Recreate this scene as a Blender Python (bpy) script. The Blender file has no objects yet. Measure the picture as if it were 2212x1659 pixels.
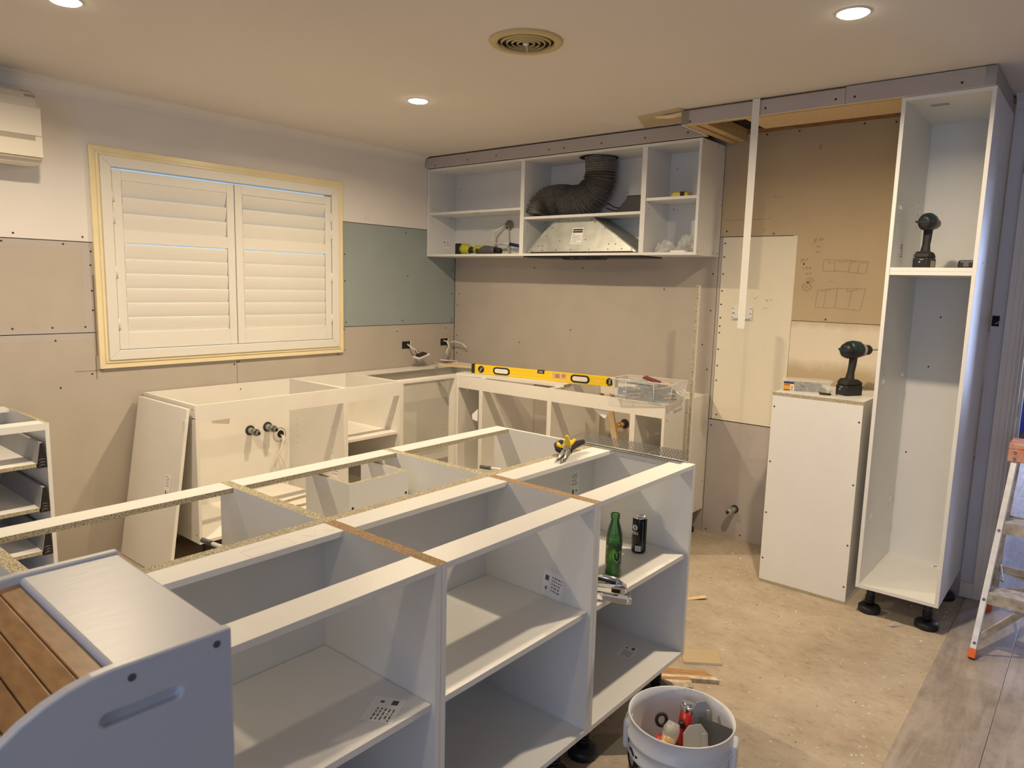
import bpy, math, random
from mathutils import Matrix, Vector
R = math.radians
S = bpy.context.scene
COL = S.collection
random.seed(7)

# ------------------------------------------------------------------ camera
cd = bpy.data.cameras.new('camera')
cam = bpy.data.objects.new('camera', cd); COL.objects.link(cam)
cam.location = (4.0435, -4.1223, 1.5117)
cam.rotation_euler = (1.4314, -0.0254, 0.6969)
cd.sensor_width = 36.0
cd.lens = 1546.05 / 2212 * 36
cd.clip_start = 0.02
cd.dof.use_dof = True
cd.dof.focus_distance = 3.6
cd.dof.aperture_fstop = 11
S.camera = cam
# ------------------------------------------------------------------ exposure
S.view_settings.view_transform = 'Standard'
S.view_settings.look = 'None'
S.view_settings.gamma = 1.0
S.view_settings.use_curve_mapping = False
S.view_settings.exposure = 0.42
# ------------------------------------------------------------------ world (overcast daylight outside)
W = bpy.data.worlds.new('daylight'); S.world = W; W.use_nodes = True
bg = W.node_tree.nodes['Background']
bg.inputs[0].default_value = (0.55, 0.78, 1.0, 1); bg.inputs[1].default_value = 0.7

def area_light(name, loc, rot, sx, sy, power, color, spread=180):
    l = bpy.data.lights.new(name, 'AREA'); l.shape = 'RECTANGLE'; l.size = sx; l.size_y = sy
    l.energy = power; l.color = color; l.spread = R(spread)
    o = bpy.data.objects.new(name, l); COL.objects.link(o); o.location = loc; o.rotation_euler = rot
    return o
DAY = (0.55, 0.66, 1.0)
# daylight entering through the dining window behind the camera, and the hall window beyond the doorway
area_light('daylight_dining_window', (4.6, -7.38, 1.4), (R(90), 0, 0), 2.4, 1.4, 24, DAY)
area_light('daylight_hall_window', (5.0, 3.7, 1.4), (R(90), 0, R(90)), 2.0, 1.5, 100, DAY)
area_light('added_side_daylight', (7.40, -4.6, 1.5), (R(90), 0, R(90)), 1.2, 1.2, 2.5, DAY)  # unseen side daylight, added to turn the bin and island sides blue

# ------------------------------------------------------------------ materials
MATS = {}
def N(nt, typ, **kw):
    n = nt.nodes.new(typ)
    for k, v in kw.items():
        if k in n.inputs: n.inputs[k].default_value = v
        else: setattr(n, k, v)
    return n
def mat(name, col, rough=0.6, metal=0.0, var=0.06, scale=6.0, bump=0.0, bscale=300.0, trans=0.0, ior=1.45,
        emit=None, estr=0.0, stretch=None, col2=None, detail=4.0, spec=0.5, coat=0.0):
    m = bpy.data.materials.new(name); m.use_nodes = True; nt = m.node_tree
    b = nt.nodes['Principled BSDF']
    b.inputs['Roughness'].default_value = rough; b.inputs['Metallic'].default_value = metal
    b.inputs['IOR'].default_value = ior; b.inputs['Specular IOR Level'].default_value = spec
    if trans: b.inputs['Transmission Weight'].default_value = trans
    if coat: b.inputs['Coat Weight'].default_value = coat
    if emit: b.inputs['Emission Color'].default_value = (*emit, 1); b.inputs['Emission Strength'].default_value = estr
    tc = nt.nodes.new('ShaderNodeTexCoord'); vec = tc.outputs['Object']
    if stretch:
        mp = nt.nodes.new('ShaderNodeMapping'); mp.inputs['Scale'].default_value = stretch
        nt.links.new(vec, mp.inputs[0]); vec = mp.outputs[0]
    nz = N(nt, 'ShaderNodeTexNoise', Scale=scale, Detail=detail)
    nt.links.new(vec, nz.inputs['Vector'])
    cr = nt.nodes.new('ShaderNodeValToRGB')
    a = col2 if col2 else [c * (1 - var) for c in col]
    z = col if col2 else [min(1, c * (1 + var)) for c in col]
    cr.color_ramp.elements[0].position = 0.32; cr.color_ramp.elements[1].position = 0.68
    cr.color_ramp.elements[0].color = (*a, 1); cr.color_ramp.elements[1].color = (*z, 1)
    nt.links.new(nz.outputs['Fac'], cr.inputs[0]); nt.links.new(cr.outputs[0], b.inputs['Base Color'])
    if bump:
        n2 = N(nt, 'ShaderNodeTexNoise', Scale=bscale, Detail=3.0); nt.links.new(vec, n2.inputs['Vector'])
        bp = N(nt, 'ShaderNodeBump', Strength=bump, Distance=0.002); nt.links.new(n2.outputs['Fac'], bp.inputs['Height'])
        nt.links.new(bp.outputs[0], b.inputs['Normal'])
    MATS[name] = m
    return m
M = MATS
mat('melamine', (0.80, 0.80, 0.785), 0.32, var=0.012, bump=0.22, bscale=420)
mat('melamine_warm', (0.80, 0.77, 0.71), 0.4, var=0.02, bump=0.15, bscale=420)
mat('edge_tape', (0.84, 0.83, 0.81), 0.35, var=0.01)
mat('chipboard', (0.66, 0.59, 0.42), 0.8, scale=240, col2=(0.17, 0.14, 0.08), bump=0.5, bscale=350, detail=3)
mat('chipboard_brown', (0.50, 0.34, 0.18), 0.8, scale=240, col2=(0.19, 0.105, 0.05), bump=0.5, bscale=350, detail=3)
mat('ceiling_paint', (0.76, 0.72, 0.68), 0.9, var=0.012, scale=3)
mat('wall_paint', (0.78, 0.75, 0.73), 0.85, var=0.02, scale=3)
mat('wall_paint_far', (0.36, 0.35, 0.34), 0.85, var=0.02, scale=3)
mat('wall_paint_lilac', (0.66, 0.64, 0.68), 0.8, var=0.02, scale=3)
mat('plaster_paper', (0.47, 0.42, 0.365), 0.9, var=0.035, scale=5, bump=0.06, bscale=600)
mat('plaster_paper_old', (0.52, 0.41, 0.265), 0.9, var=0.05, scale=3, bump=0.05, bscale=500)
mat('plaster_paper_grey', (0.47, 0.43, 0.415), 0.9, var=0.03, scale=5)
mat('plaster_cream', (0.80, 0.74, 0.60), 0.85, var=0.02, scale=3)
mat('plaster_smear', (0.80, 0.72, 0.60), 0.9, var=0.03)
mat('wet_area_board', (0.30, 0.35, 0.35), 0.85, var=0.03, scale=5)
mat('board_edge', (0.86, 0.83, 0.78), 0.9)
mat('black_gap', (0.018, 0.014, 0.011), 0.9)
mat('cream_gloss', (0.85, 0.74, 0.47), 0.28, var=0.03, scale=8, bump=0.05, bscale=60)
mat('shutter_white', (0.77, 0.75, 0.70), 0.4, var=0.01)
mat('architrave', (0.76, 0.71, 0.65), 0.4, var=0.02)
mat('pine', (0.68, 0.49, 0.26), 0.7, scale=5, col2=(0.54, 0.36, 0.17), stretch=(1, 14, 14))
mat('pine_pale', (0.78, 0.62, 0.40), 0.65, scale=6, col2=(0.68, 0.50, 0.29), stretch=(14, 14, 1.2))
mat('timber_old', (0.52, 0.30, 0.14), 0.8, scale=8, col2=(0.34, 0.17, 0.07), stretch=(2, 16, 16))
mat('flaky_paint', (0.80, 0.74, 0.64), 0.8, scale=30, col2=(0.45, 0.34, 0.20), detail=6)
mat('black_plastic', (0.016, 0.016, 0.018), 0.42, var=0.1)
mat('black_rubber', (0.022, 0.022, 0.022), 0.65, var=0.1, bump=0.1, bscale=200)
mat('grey_plastic', (0.32, 0.32, 0.33), 0.5)
mat('dark_grey', (0.10, 0.10, 0.105), 0.5)
mat('teal_plastic', (0.006, 0.04, 0.05), 0.4)
mat('galvanised', (0.50, 0.52, 0.49), 0.5, 0.7, var=0.12, scale=14, bump=0.04, bscale=60)
mat('steel', (0.60, 0.60, 0.60), 0.25, 1.0, var=0.06)
mat('dull_steel', (0.33, 0.33, 0.33), 0.38, 1.0, var=0.15)
mat('chrome', (0.80, 0.80, 0.80), 0.08, 1.0, var=0.02)
mat('aluminium', (0.80, 0.81, 0.84), 0.4, 0.3, var=0.08, scale=25)
mat('aluminium_grimy', (0.68, 0.64, 0.58), 0.55, 0.4, scale=22, col2=(0.36, 0.30, 0.24), detail=6)
mat('brass', (0.72, 0.46, 0.16), 0.3, 1.0)
mat('orange_plastic', (0.78, 0.16, 0.035), 0.45, var=0.06)
mat('orange_flaky', (0.76, 0.19, 0.05), 0.5, scale=20, col2=(0.74, 0.52, 0.42), detail=6)
mat('yellow_paint', (0.92, 0.62, 0.015), 0.35, var=0.02)
mat('yellow_plastic', (0.86, 0.60, 0.02), 0.4, var=0.03)
mat('lime_plastic', (0.50, 0.50, 0.03), 0.45, var=0.05)
mat('red_plastic', (0.45, 0.012, 0.012), 0.35, var=0.05)
mat('wedge_red', (0.22, 0.05, 0.045), 0.5)
mat('red_coral', (0.62, 0.05, 0.05), 0.4, var=0.08)
mat('amber_plastic', (0.72, 0.42, 0.14), 0.25, var=0.06)
mat('white_plastic', (0.80, 0.80, 0.78), 0.35, var=0.01)
mat('bucket_plastic', (0.74, 0.75, 0.77), 0.32, var=0.015)
mat('bucket_orange', (0.78, 0.33, 0.05), 0.4)
mat('cable_white', (0.74, 0.68, 0.58), 0.5)
mat('cable_red', (0.50, 0.08, 0.04), 0.5)
mat('cable_blue', (0.01, 0.035, 0.14), 0.5)
mat('brown_tube', (0.30, 0.26, 0.21), 0.5)
mat('paper', (0.90, 0.89, 0.87), 0.8, var=0.01)
mat('print_grey', (0.10, 0.10, 0.11), 0.8)
mat('pencil', (0.22, 0.165, 0.11), 0.9)
mat('pencil_faint', (0.68, 0.66, 0.64), 0.9)
mat('card_orange', (0.78, 0.36, 0.04), 0.6)
mat('card_navy', (0.02, 0.05, 0.12), 0.6)
mat('clear_plastic', (0.92, 0.92, 0.90), 0.12, trans=0.0, var=0.0)
mat('bread_bin_white', (0.58, 0.595, 0.64), 0.36, var=0.012, scale=10, bump=0.10, bscale=24, stretch=(4, 1, 1))
mat('bamboo', (0.42, 0.235, 0.09), 0.4, scale=9, col2=(0.29, 0.145, 0.05), stretch=(3, 9, 9))
mat('hose_black', (0.135, 0.13, 0.122), 0.33, var=0.25, scale=60, bump=0.2, bscale=120)
mat('green_glass', (0.16, 0.66, 0.20), 0.03, trans=1.0, var=0.0, ior=1.45)
mat('green_drink', (0.34, 0.62, 0.03), 0.03, trans=0.9, var=0.0, ior=1.33)
mat('can_black', (0.010, 0.010, 0.012), 0.22, var=0.0, metal=0.3)
mat('blue_paint', (0.004, 0.012, 0.12), 0.5, var=0.1)
mat('packer_teal', (0.10, 0.19, 0.22), 0.5, var=0.2, scale=30)
mat('packer_blue', (0.09, 0.15, 0.26), 0.5, var=0.2, scale=30)
mat('packer_tan', (0.68, 0.48, 0.28), 0.5, var=0.1, scale=30)
mat('tape_grey', (0.50, 0.45, 0.41), 0.6)
mat('screw_dark', (0.045, 0.03, 0.022), 0.7)
mat('torn_paper', (0.60, 0.51, 0.35), 0.9, scale=5, col2=(0.48, 0.39, 0.24))
mat('cream_vent', (0.60, 0.48, 0.24), 0.45, var=0.03)
mat('lamp_lens', (1, 1, 1), 0.5, emit=(1.0, 0.86, 0.62), estr=22.0)
mat('glass', (0.95, 0.97, 1.0), 0.02, trans=1.0, var=0.0)
mat('ac_plastic', (0.78, 0.74, 0.64), 0.4, var=0.015)
mat('taupe_and_ac_shade', (0.42, 0.38, 0.30), 0.5)  # taupe: shade painted on the air conditioner, own colour on other parts

# thin clear plastic: mostly see-through, with a little white surface
m = M['clear_plastic']; nt = m.node_tree; b = nt.nodes['Principled BSDF']
out = [n for n in nt.nodes if n.type == 'OUTPUT_MATERIAL'][0]
tr = nt.nodes.new('ShaderNodeBsdfTransparent'); mx = nt.nodes.new('ShaderNodeMixShader')
mx.inputs[0].default_value = 0.30
nt.links.new(tr.outputs[0], mx.inputs[1]); nt.links.new(b.outputs[0], mx.inputs[2]); nt.links.new(mx.outputs[0], out.inputs[0])

def thin_glass(name, tint, gloss):
    m = M[name]; nt = m.node_tree; out = [n for n in nt.nodes if n.type == 'OUTPUT_MATERIAL'][0]
    tr = nt.nodes.new('ShaderNodeBsdfTransparent'); tr.inputs[0].default_value = (*tint, 1)
    gl = nt.nodes.new('ShaderNodeBsdfGlossy'); gl.inputs['Roughness'].default_value = 0.04
    df = nt.nodes.new('ShaderNodeBsdfDiffuse'); df.inputs[0].default_value = (*[c * 0.8 for c in tint], 1)
    fr = N(nt, 'ShaderNodeFresnel', IOR=1.5); m1 = nt.nodes.new('ShaderNodeMixShader'); m1.inputs[0].default_value = gloss
    m2 = nt.nodes.new('ShaderNodeMixShader')
    nt.links.new(tr.outputs[0], m1.inputs[1]); nt.links.new(df.outputs[0], m1.inputs[2])
    nt.links.new(fr.outputs[0], m2.inputs[0]); nt.links.new(m1.outputs[0], m2.inputs[1]); nt.links.new(gl.outputs[0], m2.inputs[2]); nt.links.new(m2.outputs[0], out.inputs[0])
def smear():
    # old board: tan paper with a white skim band, ragged where it was scraped off
    m = M['plaster_smear']; nt = m.node_tree; b = nt.nodes['Principled BSDF']
    tc = nt.nodes.new('ShaderNodeTexCoord'); sx = nt.nodes.new('ShaderNodeSeparateXYZ'); nt.links.new(tc.outputs['Object'], sx.inputs[0])
    nz = N(nt, 'ShaderNodeTexNoise', Scale=7.0, Detail=6.0, Roughness=0.65); nt.links.new(tc.outputs['Object'], nz.inputs['Vector'])
    ad = nt.nodes.new('ShaderNodeMath'); ad.operation = 'MULTIPLY_ADD'; ad.inputs[1].default_value = 0.10; nt.links.new(nz.outputs['Fac'], ad.inputs[0]); nt.links.new(sx.outputs[2], ad.inputs[2])
    mr = N(nt, 'ShaderNodeMapRange'); mr.inputs['From Min'].default_value = 1.0; mr.inputs['From Max'].default_value = 1.5; nt.links.new(ad.outputs[0], mr.inputs[0])
    cr = nt.nodes.new('ShaderNodeValToRGB'); e = cr.color_ramp.elements
    e[0].position = 0.25; e[0].color = (0.56, 0.45, 0.30, 1); e[1].position = 0.38; e[1].color = (0.80, 0.72, 0.58, 1)
    q = e.new(0.70); q.color = (0.78, 0.70, 0.57, 1); q = e.new(0.80); q.color = (0.58, 0.47, 0.34, 1)
    nt.links.new(mr.outputs[0], cr.inputs[0]); nt.links.new(cr.outputs[0], b.inputs['Base Color'])
smear()
thin_glass('green_glass', (0.38, 0.74, 0.38), 0.10)
thin_glass('green_drink', (0.60, 0.78, 0.16), 0.12)
def floor_mat():
    m = bpy.data.materials.new('dusty_subfloor'); m.use_nodes = True; nt = m.node_tree; b = nt.nodes['Principled BSDF']
    b.inputs['Roughness'].default_value = 0.85
    tc = nt.nodes.new('ShaderNodeTexCoord')
    n1 = N(nt, 'ShaderNodeTexNoise', Scale=2.6, Detail=10.0, Roughness=0.74); nt.links.new(tc.outputs['Object'], n1.inputs['Vector'])
    r1 = nt.nodes.new('ShaderNodeValToRGB'); e = r1.color_ramp.elements
    e[0].position = 0.3; e[0].color = (0.36, 0.285, 0.205, 1); e[1].position = 0.72; e[1].color = (0.58, 0.50, 0.40, 1)
    nt.links.new(n1.outputs['Fac'], r1.inputs[0])
    mp = nt.nodes.new('ShaderNodeMapping'); mp.inputs['Scale'].default_value = (16, 34, 1); mp.inputs['Rotation'].default_value = (0, 0, R(38))
    nt.links.new(tc.outputs['Object'], mp.inputs[0])
    n2 = N(nt, 'ShaderNodeTexNoise', Scale=1.0, Detail=5.0, Roughness=0.7); nt.links.new(mp.outputs[0], n2.inputs['Vector'])
    r2 = nt.nodes.new('ShaderNodeValToRGB'); e = r2.color_ramp.elements
    e[0].position = 0.30; e[0].color = (0.55, 0.52, 0.5, 1); e[1].position = 0.46; e[1].color = (1, 1, 1, 1)
    nt.links.new(n2.outputs['Fac'], r2.inputs[0])
    mu = nt.nodes.new('ShaderNodeMixRGB'); mu.blend_type = 'MULTIPLY'; mu.inputs[0].default_value = 0.55
    nt.links.new(r1.outputs[0], mu.inputs[1]); nt.links.new(r2.outputs[0], mu.inputs[2])
    n3 = N(nt, 'ShaderNodeTexNoise', Scale=34.0, Detail=3.0); nt.links.new(tc.outputs['Object'], n3.inputs['Vector'])
    r3 = nt.nodes.new('ShaderNodeValToRGB'); e = r3.color_ramp.elements
    e[0].position = 0.66; e[0].color = (0, 0, 0, 1); e[1].position = 0.72; e[1].color = (1, 1, 1, 1)
    nt.links.new(n3.outputs['Fac'], r3.inputs[0])
    m2 = nt.nodes.new('ShaderNodeMixRGB'); m2.inputs[2].default_value = (0.72, 0.62, 0.49, 1)
    sc = nt.nodes.new('ShaderNodeMath'); sc.operation = 'MULTIPLY'; sc.inputs[1].default_value = 0.7
    nt.links.new(r3.outputs[0], sc.inputs[0]); nt.links.new(sc.outputs[0], m2.inputs[0])
    nt.links.new(mu.outputs[0], m2.inputs[1]); nt.links.new(m2.outputs[0], b.inputs['Base Color'])
    bp = N(nt, 'ShaderNodeBump', Strength=0.25, Distance=0.003); nt.links.new(n2.outputs['Fac'], bp.inputs['Height']); nt.links.new(bp.outputs[0], b.inputs['Normal'])
    M['dusty_subfloor'] = m
def oak_mat():
    m = bpy.data.materials.new('grey_oak'); m.use_nodes = True; nt = m.node_tree; b = nt.nodes['Principled BSDF']
    b.inputs['Roughness'].default_value = 0.33
    tc = nt.nodes.new('ShaderNodeTexCoord'); oi = nt.nodes.new('ShaderNodeObjectInfo')
    ad = nt.nodes.new('ShaderNodeVectorMath'); ad.operation = 'ADD'
    ml = nt.nodes.new('ShaderNodeVectorMath'); ml.operation = 'SCALE'; ml.inputs['Scale'].default_value = 17.0
    cx = nt.nodes.new('ShaderNodeCombineXYZ'); nt.links.new(oi.outputs['Random'], cx.inputs[0]); nt.links.new(oi.outputs['Random'], cx.inputs[1])
    nt.links.new(cx.outputs[0], ml.inputs[0]); nt.links.new(tc.outputs['Object'], ad.inputs[0]); nt.links.new(ml.outputs[0], ad.inputs[1])
    mp = nt.nodes.new('ShaderNodeMapping'); mp.inputs['Scale'].default_value = (9, 1.1, 1); nt.links.new(ad.outputs[0], mp.inputs[0])
    n1 = N(nt, 'ShaderNodeTexNoise', Scale=2.2, Detail=8.0, Roughness=0.65, Distortion=1.2); nt.links.new(mp.outputs[0], n1.inputs['Vector'])
    r1 = nt.nodes.new('ShaderNodeValToRGB'); e = r1.color_ramp.elements
    e[0].position = 0.3; e[0].color = (0.25, 0.21, 0.18, 1); e[1].position = 0.75; e[1].color = (0.46, 0.40, 0.35, 1)
    nt.links.new(n1.outputs['Fac'], r1.inputs[0])
    n3 = N(nt, 'ShaderNodeTexNoise', Scale=5.0, Detail=6.0, Roughness=0.75); nt.links.new(tc.outputs['Object'], n3.inputs['Vector'])
    r3 = nt.nodes.new('ShaderNodeValToRGB'); e = r3.color_ramp.elements
    e[0].position = 0.45; e[0].color = (0, 0, 0, 1); e[1].position = 0.8; e[1].color = (0.8, 0.8, 0.8, 1)
    nt.links.new(n3.outputs['Fac'], r3.inputs[0])
    m2 = nt.nodes.new('ShaderNodeMixRGB'); m2.inputs[2].default_value = (0.52, 0.48, 0.44, 1)
    nt.links.new(r3.outputs[0], m2.inputs[0]); nt.links.new(r1.outputs[0], m2.inputs[1]); nt.links.new(m2.outputs[0], b.inputs['Base Color'])
    bp = N(nt, 'ShaderNodeBump', Strength=0.12, Distance=0.002); nt.links.new(n1.outputs['Fac'], bp.inputs['Height']); nt.links.new(bp.outputs[0], b.inputs['Normal'])
    M['grey_oak'] = m
floor_mat(); oak_mat()

# ------------------------------------------------------------------ builders
WM = {}
class MB:
    """collects shapes; build() links them as one mesh object"""
    def __init__(s): s.v = []; s.f = []; s.m = []; s.sm = []
    def add(s, vs, fs, m=0, smooth=False):
        o = len(s.v); s.v += [tuple(v) for v in vs]
        for f in fs: s.f.append([i + o for i in f]); s.m.append(m); s.sm.append(smooth)
        return s
    def box(s, x0, x1, y0, y1, z0, z1, m=0, fm=None, mx=None):
        x0, x1 = sorted((x0, x1)); y0, y1 = sorted((y0, y1)); z0, z1 = sorted((z0, z1))
        v = [(x, y, z) for z in (z0, z1) for y in (y0, y1) for x in (x0, x1)]
        if mx: v = [tuple(mx @ Vector(p)) for p in v]
        F = {'-z': (0, 2, 3, 1), '+z': (4, 5, 7, 6), '-y': (0, 1, 5, 4), '+y': (2, 6, 7, 3), '-x': (0, 4, 6, 2), '+x': (1, 3, 7, 5)}
        o = len(s.v); s.v += v
        for k, f in F.items():
            s.f.append([i + o for i in f]); s.m.append((fm or {}).get(k, m)); s.sm.append(False)
        return s
    def prism(s, pts, axis, a0, a1, m=0, mx=None, smooth=False, mcap=None):
        """pts: 2D outline; axis x: pts are (y,z); y: (x,z); z: (x,y)"""
        def P(p, a):
            q = {'x': (a, p[0], p[1]), 'y': (p[0], a, p[1]), 'z': (p[0], p[1], a)}[axis]
            return tuple(mx @ Vector(q)) if mx else q
        n = len(pts); o = len(s.v)
        s.v += [P(p, a0) for p in pts] + [P(p, a1) for p in pts]
        for i in range(n):
            j = (i + 1) % n; s.f.append([o + i, o + j, o + n + j, o + n + i]); s.m.append(m); s.sm.append(smooth)
        for c in ([o + i for i in range(n)][::-1], [o + n + i for i in range(n)]):
            s.f.append(c); s.m.append(m if mcap is None else mcap); s.sm.append(False)
        return s
    def ring_tube(s, pts, rad, n=10, m=0, caps=True, smooth=True, sq=None):
        pts = [Vector(p) for p in pts]; k = len(pts)
        rs = rad if isinstance(rad, (list, tuple)) else [rad] * k
        up = Vector((0.13, 0.21, 0.97)); o = len(s.v); nrm = None
        for i, p in enumerate(pts):
            d = (pts[min(i + 1, k - 1)] - pts[max(i - 1, 0)]).normalized()
            if nrm is None:
                nrm = (up - d * up.dot(d))
                if nrm.length < 1e-3: nrm = Vector((1, 0, 0)) - d * d.x
            else: nrm = nrm - d * nrm.dot(d)
            nrm.normalize(); bn = d.cross(nrm)
            for j in range(n):
                a = 2 * math.pi * j / n
                s.v.append(tuple(p + (nrm * math.cos(a) + bn * math.sin(a) * (sq or 1)) * rs[i]))
        for i in range(k - 1):
            for j in range(n):
                s.f.append([o + i * n + j, o + i * n + (j + 1) % n, o + (i + 1) * n + (j + 1) % n, o + (i + 1) * n + j]); s.m.append(m); s.sm.append(smooth)
        if caps:
            s.f.append([o + j for j in range(n)][::-1]); s.m.append(m); s.sm.append(False)
            s.f.append([o + (k - 1) * n + j for j in range(n)]); s.m.append(m); s.sm.append(False)
        return s
    def cyl(s, a, b, r, n=16, m=0, r2=None): return s.ring_tube([a, b], [r, r if r2 is None else r2], n, m)
    def lathe(s, prof, c=(0, 0, 0), n=28, m=0, closed=False, smooth=True, mx=None):
        o = len(s.v); k = len(prof)
        for r, z in prof:
            for j in range(n):
                a = 2 * math.pi * j / n; q = Vector((c[0] + r * math.cos(a), c[1] + r * math.sin(a), c[2] + z))
                s.v.append(tuple(mx @ q) if mx else tuple(q))
        for i in range(k - 1 + (1 if closed else 0)):
            i2 = (i + 1) % k
            for j in range(n):
                s.f.append([o + i * n + j, o + i * n + (j + 1) % n, o + i2 * n + (j + 1) % n, o + i2 * n + j]); s.m.append(m); s.sm.append(smooth)
        return s
    def build(s, name, mats, parent=None, local=False, bevel=0.0, kind=None, label=None):
        if not isinstance(mats, (list, tuple)): mats = [mats]
        me = bpy.data.meshes.new(name)
        vs = s.v
        if parent is not None and not local:
            inv = WM[parent].inverted(); vs = [tuple(inv @ Vector(v)) for v in vs]
        me.from_pydata(vs, [], s.f)
        for q in mats: me.materials.append(M[q])
        for p, mi, sm in zip(me.polygons, s.m, s.sm): p.material_index = mi; p.use_smooth = sm
        me.validate(); me.update()
        import bmesh
        bm = bmesh.new(); bm.from_mesh(me); bmesh.ops.recalc_face_normals(bm, faces=bm.faces); bm.to_mesh(me); bm.free()
        o = bpy.data.objects.new(name, me); COL.objects.link(o)
        if parent is not None: o.parent = parent; WM[o] = WM[parent]
        else: WM[o] = Matrix.Identity(4)
        if bevel:
            bv = o.modifiers.new('bevel', 'BEVEL'); bv.width = bevel; bv.segments = 2; bv.limit_method = 'ANGLE'
        if kind: o['kind'] = kind
        if label: o['label'] = label
        return o
def tag(o, label, cat, group=None):
    o['label'] = label; o['category'] = cat
    if group: o['group'] = group
    return o
def thing(name, label, cat, loc=(0, 0, 0), rz=0.0, group=None, rot=None):
    o = bpy.data.objects.new(name, None); COL.objects.link(o); o.empty_display_size = 0.05
    o.location = loc; o.rotation_euler = rot if rot else (0, 0, rz)
    WM[o] = Matrix.Translation(loc) @ o.rotation_euler.to_matrix().to_4x4()
    return tag(o, label, cat, group)
def struct(o): o['kind'] = 'structure'; return o
def frame(name, loc=(0, 0, 0)):
    o = bpy.data.objects.new(name, None); COL.objects.link(o); o.location = loc; o.empty_display_size = 0.05
    WM[o] = Matrix.Translation(loc); o['kind'] = 'structure'; return o
def copy_tree(o, parent=None):
    c = o.copy(); COL.objects.link(c); c.parent = parent
    for ch in list(o.children): copy_tree(ch, c)
    return c
def text(body, size, name, material, parent, mx, extrude=0.0004, align='CENTER'):
    """flat lettering as a mesh part; mx places it in world space"""
    cu = bpy.data.curves.new(name, 'FONT'); cu.body = body; cu.size = size; cu.align_x = align; cu.align_y = 'CENTER'; cu.extrude = extrude
    t = bpy.data.objects.new(name + '_tmp', cu); COL.objects.link(t)
    bpy.context.view_layer.update()
    me = bpy.data.meshes.new_from_object(t.evaluated_get(bpy.context.evaluated_depsgraph_get()))
    bpy.data.objects.remove(t)
    me.transform(WM[parent].inverted() @ mx); me.materials.clear(); me.materials.append(M[material])
    o = bpy.data.objects.new(name, me); COL.objects.link(o); o.parent = parent; WM[o] = WM[parent]
    return o
T = 0.016          # board thickness
def panel(name, b, parent, raw='', m='melamine', edge='edge_tape', chip='chipboard', bevel=0.0):
    """board b=(x0,x1,y0,y1,z0,z1); faces named in raw show bare chipboard"""
    fm = {k: 1 for k in raw.split()}
    return MB().box(*b, m=0, fm=fm).build(name, [m, chip], parent, bevel=bevel)
def discs(mb, pts, r, nrm, off=0.0006, n=8):
    """small dark dots on a surface facing nrm"""
    for p in pts:
        p = Vector(p); d = Vector(nrm)
        mb.cyl(p - d * 0.0005, p + d * off, r, n)
    return mb
def leg(parent, x, y, z1):
    mb = MB()
    mb.cyl((x, y, 0.03), (x, y, z1), 0.018, 12)
    for z in (0.05, 0.062, 0.074): mb.cyl((x, y, z), (x, y, z + 0.006), 0.021, 12)
    prof = [(0.046, 0.0), (0.05, 0.004), (0.05, 0.024), (0.044, 0.032), (0.02, 0.034)]
    mb.lathe(prof, (x, y, 0), 14); mb.cyl((x, y, 0), (x, y, 0.03), 0.044, 14)
    return mb.build('leg', 'black_plastic', parent)

CZ = 2.426
# ------------------------------------------------------------------ floor
fl = struct(MB().box(-0.15, 3.63, -7.4, 0.12, -0.05, 0.0).build('floor', 'dusty_subfloor'))
lf = frame('floor_laminate', (3.63, 0, 0))
MB().box(3.63, 7.5, -7.4, 0.0, -0.05, -0.002).build('underlay', 'black_gap', lf)
MB().box(3.2, 5.2, 0.0, 5.9, -0.05, -0.002).build('underlay', 'black_gap', lf)
pm = None
def plank(x, y, ln):
    global pm
    w = 0.2388
    if pm is None or abs(pm[1] - ln) > 1e-6:
        o = MB().box(0, w, 0, ln, -0.002, 0.008).build('plank', 'grey_oak', lf, local=True, bevel=0.0012); pm = (o, ln)
    else:
        o = pm[0].copy(); COL.objects.link(o)
    o.location = (x - 3.63, y, 0)
for r in range(7):
    x = 3.632 + r * 0.24; y = -6.4 - (r * 0.65) % 2.2
    while y < 5.2:
        plank(x, y, 2.2); y += 2.2015
for r in range(2):
    y = 0.02 - 0.0
    x = 3.632 - (r + 1) * 0.24
    while y < 4.0: plank(x, y + 0.11, 2.2); y += 2.2015
MB().box(5.312, 7.5, -7.4, 0.0, -0.002, 0.008).build('plank_far', 'grey_oak', lf)
MB().box(3.632, 5.31, -7.4, -6.1, -0.002, 0.007).build('plank_far', 'grey_oak', lf)
# ------------------------------------------------------------------ ceiling
cl = struct(MB().box(-0.15, 7.5, -7.4, 0.15, CZ, CZ + 0.05).build('ceiling', 'ceiling_paint'))
MB().box(3.2, 5.2, 0.15, 5.9, CZ, CZ + 0.05).build('hall_ceiling', 'ceiling_paint', cl)
mb = MB().prism([(1.95, -0.60), (2.232, -0.66), (2.232, -0.345), (1.85, -0.345)], 'z', CZ - 0.0015, CZ + 0.001)
mb.build('torn_paper_patch', 'torn_paper', cl)
MB().prism([(1.72, -0.66), (1.95, -0.64), (1.95, -0.59), (1.84, -0.36), (1.80, -0.36)], 'z', CZ - 0.001, CZ + 0.001).build('filler_patch', 'wall_paint', cl)
mb = MB(); mb.ring_tube([(2.04, -0.55, CZ - 0.006), (2.12, -0.555, CZ - 0.014), (2.23, -0.57, CZ - 0.01)], 0.009, 6, sq=2.2)
mb.build('peeling_strip', 'cream_gloss', cl)

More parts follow.
